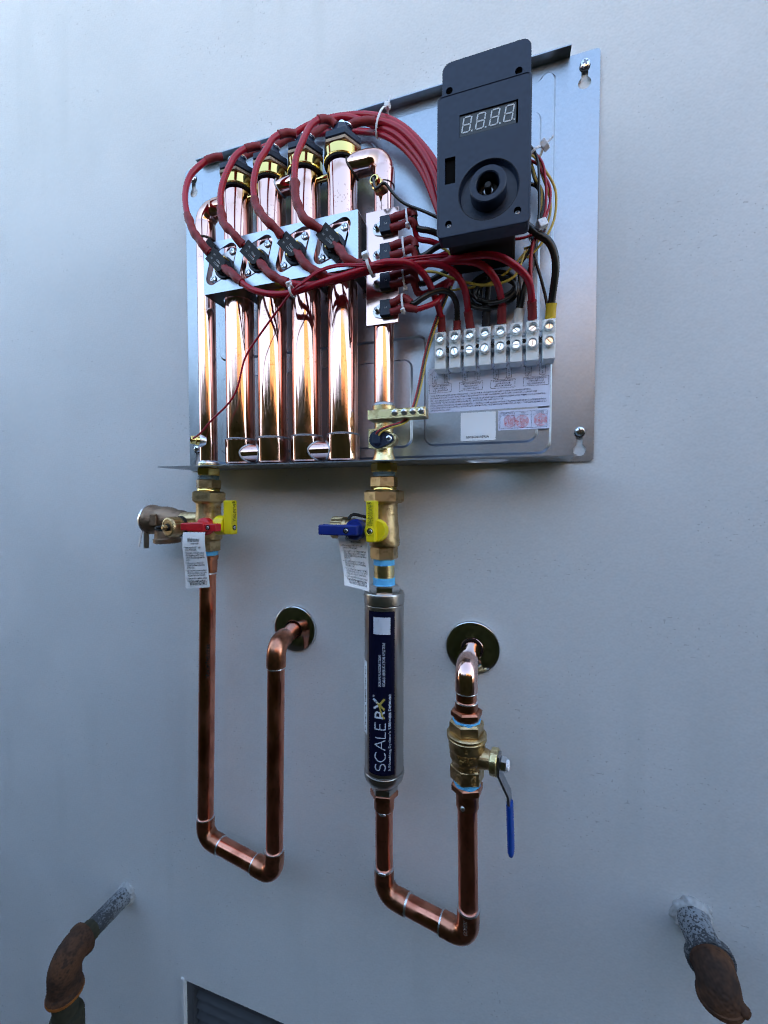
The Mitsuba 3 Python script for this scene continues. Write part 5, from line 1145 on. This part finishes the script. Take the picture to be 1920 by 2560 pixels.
obj('adapter', [vlathe(AV, dv, [(.0119, zs), (.0119, -.3480)], 40), vhex(AV, dv, -.3485, -.3398, .0292, .35, .0014)], 'copper_fitting', rp, 30)
blob(AV(zs+.0035)+[-.0035, -.0112, 0], (.0023, .0014, .0028), 7, 'solder', rp)

# ---------------------------------------------------------------- ball valve with a blue lever
bv = thing('ball_valve', 'brass ball valve with a long blue dipped lever on the right hand pipe', 'valve')
tape(AV, dv, -.3410, -.3350, .0138, bv, 'tape_blue', 2, 11)
obj('lower_hex', vhex(AV, dv, -.3362, -.3190, .0310, .30, .0020), 'brass_cast', bv, False)
b = obj('body', vlathe(AV, dv, [(.0160, -.3200), (.0156, -.3180), (.0158, -.3160), (.0176, -.3125), (.0180, -.3110), (.0180, -.3030), (.0188, -.3018), (.0191, -.3000), (.0191, -.2935), (.0200, -.2925), (.0206, -.2915), (.0206, -.2902), (.0199, -.2896), (.0206, -.2888), (.0207, -.2866), (.0196, -.2856), (.0180, -.2850)], 72), 'brass_cast', bv, 30)
obj('upper_hex', vhex(AV, dv, -.2860, -.2728, .0312, .28, .0018), 'brass_cast', bv, False)
tape(AV, dv, -.2742, -.2706, .0142, bv, 'tape_blue', 2, 14)
obj('cast_lettering', [curved_text(s, h, AV, dv, r, z, a, .0010, True) for s, z, r, h, a in (('1', -.2980, .0191, .0030, .08), ('MADE IN', -.3060, .0180, .0032, .06), ('ITALY', -.3108, .0179, .0032, .06), ('25', -.3195, .0158, .0036, -.26), ('CE', -.3195, .0158, .0036, .42))], 'brass_cast', b, False)
for a, s in ((-.42, 'CSA'), (.62, '1-G')):
    q = AV(-.3285)+np.array([.0166*math.sin(a), -.0166*math.cos(a), 0]); nn = np.array([math.sin(a), -math.cos(a), 0])
    ux = np.array([math.cos(a), math.sin(a), 0]); uz = np.array([0, 0, 1.])
    ringm = place(open_ring(.0052, .0046, 0, .0006, .0001, 32), q-nn*.0003, nn)
    tm = text(s, .0030, .0005, True, .0076); c_ = (tm.bounds[0]+tm.bounds[1])/2; tm.apply_translation((-c_[0], -c_[1], 0))
    obj('cast_mark', [ringm, oriented(tm, q-nn*.0002, uz, -ux, nn)], 'brass_cast', b, 30)
sc = AV(-0.3092); sa = np.array([.985, -.17, 0]); sa /= np.linalg.norm(sa)
obj('stem_neck', lathe([(.0120, .006), (.0104, .018), (.0092, .0235), (.0092, .0275)], sc, sa, 40), 'brass_cast', bv)
obj('bonnet', lathe([(.0126, .0255), (.0134, .0262), (.0134, .0318), (.0126, .0325)], sc, sa, 40), 'brass_forged', bv)
obj('stem_nut', hexnut(sc+sa*.0352, sa, .0132, .0060, .0008, spin=.3), 'zinc_screw', bv, False)
obj('stem_tip', lathe([(.0052, 0), (.0052, .0016), (.0044, .0022)], sc+sa*.0412, sa, 24), 'nylon', bv)
# lever: flat bar, hub plate on the stem, cranked outwards and down
hv = np.cross(sa, np.array([0, 0, 1.])); hv /= np.linalg.norm(hv)
if hv[1] > 0: hv = -hv
L0 = sc+sa*.0335+np.array([0, 0, .009]); L1 = sc+sa*.0335+np.array([0, 0, -.0100])
L2 = (0.4504, -0.0660, -0.3399); L2 = np.array(L2); L3 = L2+np.array([.0006, 0, -.0090]); L4 = np.array((0.4530, -0.0640, -0.4048))
def bar(pts, w, t, side, r=0):
    """flat bar along pts; width w along side, thickness t"""
    P_ = np.array(pts); V, F = [], []
    tg = np.gradient(P_, axis=0); tg /= np.linalg.norm(tg, axis=1, keepdims=True)
    for p, g_ in zip(P_, tg):
        nn = np.cross(g_, side); nn /= np.linalg.norm(nn); sd = np.cross(nn, g_); 
        for a, b_ in ((-1, -1), (1, -1), (1, 1), (-1, 1)): V.append(p+sd*a*w/2+nn*b_*t/2)
    n = len(P_)
    for i in range(n-1):
        for j in range(4): A_, B_ = i*4+j, i*4+(j+1) % 4; F += [(A_, B_, B_+4), (A_, B_+4, A_+4)]
    F += [(0, 2, 1), (0, 3, 2), (4*n-4, 4*n-3, 4*n-2), (4*n-4, 4*n-2, 4*n-1)]
    m = trimesh.Trimesh(V, F); m.fix_normals(); return m
lev = obj('lever', bar([L0, L1, L1+(L2-L1)*.04, L2-(L2-L1)*.03, L3, L3+(L4-L3)*.2], .0125, .0024, hv), 'lever_steel', bv, False)
G = np.array([L3+(L4-L3)*t for t in np.linspace(-.02, 1, 24)]); rr = np.array([.0066]*21+[.0062, .0052, .0030]); rr[0] = .0060
gm = sweep(np.zeros((24, 3))+np.c_[np.zeros(24), np.zeros(24), -np.linspace(0, 1, 24)*np.linalg.norm(L4-L3)*1.02], rr, 20)
gv = np.array(gm.vertices)
gd = (L4-L3)/np.linalg.norm(L4-L3); gn = np.cross(gd, hv); gn /= np.linalg.norm(gn); gs = np.cross(gn, gd)
gm.vertices = G[0]+(gv[:, :1]*gs*1.05+gv[:, 1:2]*gn*.52-gv[:, 2:3]*gd)
gm.fix_normals()
obj('lever_grip', gm, 'grip_blue', bv, 40, label='blue plastic dipped lever grip')

# ---------------------------------------------------------------- stub out of the right hand pipe
so = thing('copper_stub_out', 'copper elbow and adapter between the right wall flange and the ball valve', 'pipe')
obj('adapter', [vhex(AV, dv, -.2690, -.2612, .0288, .33, .0016), vlathe(AV, dv, [(.0134, -.2725), (.0134, -.2685)], 40), vlathe(AV, dv, [(.0120, -.2615), (.0120, -.2530)], 40)], 'copper_fitting', so, 30)
sring(AV(-.2528), dv, RS*.97, so, w=.0026, t=.0007)
obj('pipe', cyl(AV(-.262), AV(-.236), RQ*1.03, 40), 'copper_pipe', so)
wr = np.array([.4072, -.0060, -.2172]); tc = AV(-.2180); wdir = (wr-tc)/np.linalg.norm(wr-tc)
obj('elbow', elbow(AV(-.2420), tc, tc+wdir*.0220, .0150, RS*.985, RS), 'copper_bright', so)
sring(AV(-.2425), dv, RS*.95, so, w=.0018)
obj('pipe', cyl(tc+wdir*.016, wr+wdir*.012, RQ, 36), 'copper_bright', so)

# chrome wall flanges
def escutcheon(cx, cz, R, label):
    k = thing('wall_flange', label, 'wall flange')
    obj('plate', lathe([(R, .0002), (R, .0026), (R-.0006, .0037), (R-.0018, .0045), (R*.75, .0058), (R*.55, .0066), (.0132, .0071), (.0124, .0066), (.0122, .0040)], (cx, 0, cz), (0, -1, 0), 96, cap=False), 'chrome', k, 25)
    obj('bore', lathe([(.0124, .0040), (.0124, .0042)], (cx, 0, cz), (0, -1, 0), 40), 'black_matte', k)
escutcheon(.1704, -.2170, .0312, 'round chrome wall flange where the left copper loop enters the wall')
escutcheon(.4072, -.2168, .0316, 'round chrome wall flange behind the right hand copper elbow')

# ---------------------------------------------------------------- old iron pipes
def iron_elbow(p, k, r, rr, out, R, ext):
    P0 = np.array(p); c = P0+np.array([0, -out, 0])
    st_ = c+np.array([0, R+.004, 0]); en = c+np.array([0, 0, -R-ext])
    obj('elbow', sweep(bend(st_, c, en, R, 18), r, 36), 'rust', k, 50)
    obj('elbow_rim', lathe([(r*.85, 0), (rr*.97, .0008), (rr, .003), (rr*.99, .0075), (r*1.01, .0100)], st_+np.array([0, .0040, 0]), (0, -1, 0), 44), 'rust', k, 40)
    return c, en
ir = thing('iron_pipe', 'rusty iron pipe bending down out of the wall at the lower left', 'pipe')
c, en = iron_elbow((RLX, 0, RLZ), ir, .0200, .0219, .0980, .021, .0290)
obj('elbow_rim', lathe([(.0196, .011), (.0214, .008), (.0222, .003), (.0221, .0012)], en-np.array([0, 0, .0010]), (0, 0, 1), 48), 'rust', ir, 40)
obj('rim_edge', lathe([(.0200, -.0018), (.0219, -.0014), (.0226, .0006), (.0224, .0034)], en-np.array([0, 0, .0010]), (0, 0, 1), 48), 'rust_orange', ir, 40)
obj('nipple', cyl((RLX, .004, RLZ), (RLX, -.078, RLZ), .0136, 36), 'painted_iron', ir)
obj('thread_band', lathe([(.0138, 0), (.0145, .0015), (.0143, .0040), (.0148, .0060), (.0146, .0130)], (RLX, -.0570, RLZ), (0, -1, 0), 36), 'pipe_dope', ir)
obj('drop_pipe', cyl(en+[0, 0, .004], en+[0, 0, -.060], .0155, 36), 'pipe_dope', ir)
obj('coupling', lathe([(.0158, 0), (.0195, .002), (.0205, .006), (.0205, .060), (.019, .064)], en+[.002, 0, -.0300], (0, 0, -1), 40), 'pipe_dope', ir, 40)
obj('lower_pipe', cyl(en+[0, 0, -.09], (en[0], en[1], -1.405), .0136, 30), 'rust', ir)
ir2 = thing('iron_pipe', 'short rusty capped iron pipe elbow sticking out of the wall at the lower right', 'pipe')
c, en = iron_elbow((RRX, 0, RRZ), ir2, .0168, .0180, .0605, .0145, .0020)
obj('nipple', cyl((RRX, .004, RRZ), (RRX, -.046, RRZ), .0146, 36), 'painted_iron', ir2)
obj('collar', lathe([(.0150, 0), (.0188, .0003), (.0202, .0016), (.0202, .0068), (.0194, .0078), (.0166, .0082)], (RRX, -.0375, RRZ), (0, -1, 0), 48), 'painted_iron', ir2, 25)
obj('casting_lug', lathe([(.0052, -.004), (.0050, .003), (.0030, .0052)], np.array([RRX+.0135, -.0690, RRZ-.0110]), (.75, -.55, -.35), 20), 'rust', ir2, 30)
obj('plug', lathe([(.0150, 0), (.0178, .002), (.0178, .0060), (.0140, .0085), (.0080, .0092)], en+[0, 0, .0050], (.12, .05, -1), 40), 'rust', ir2, 40)
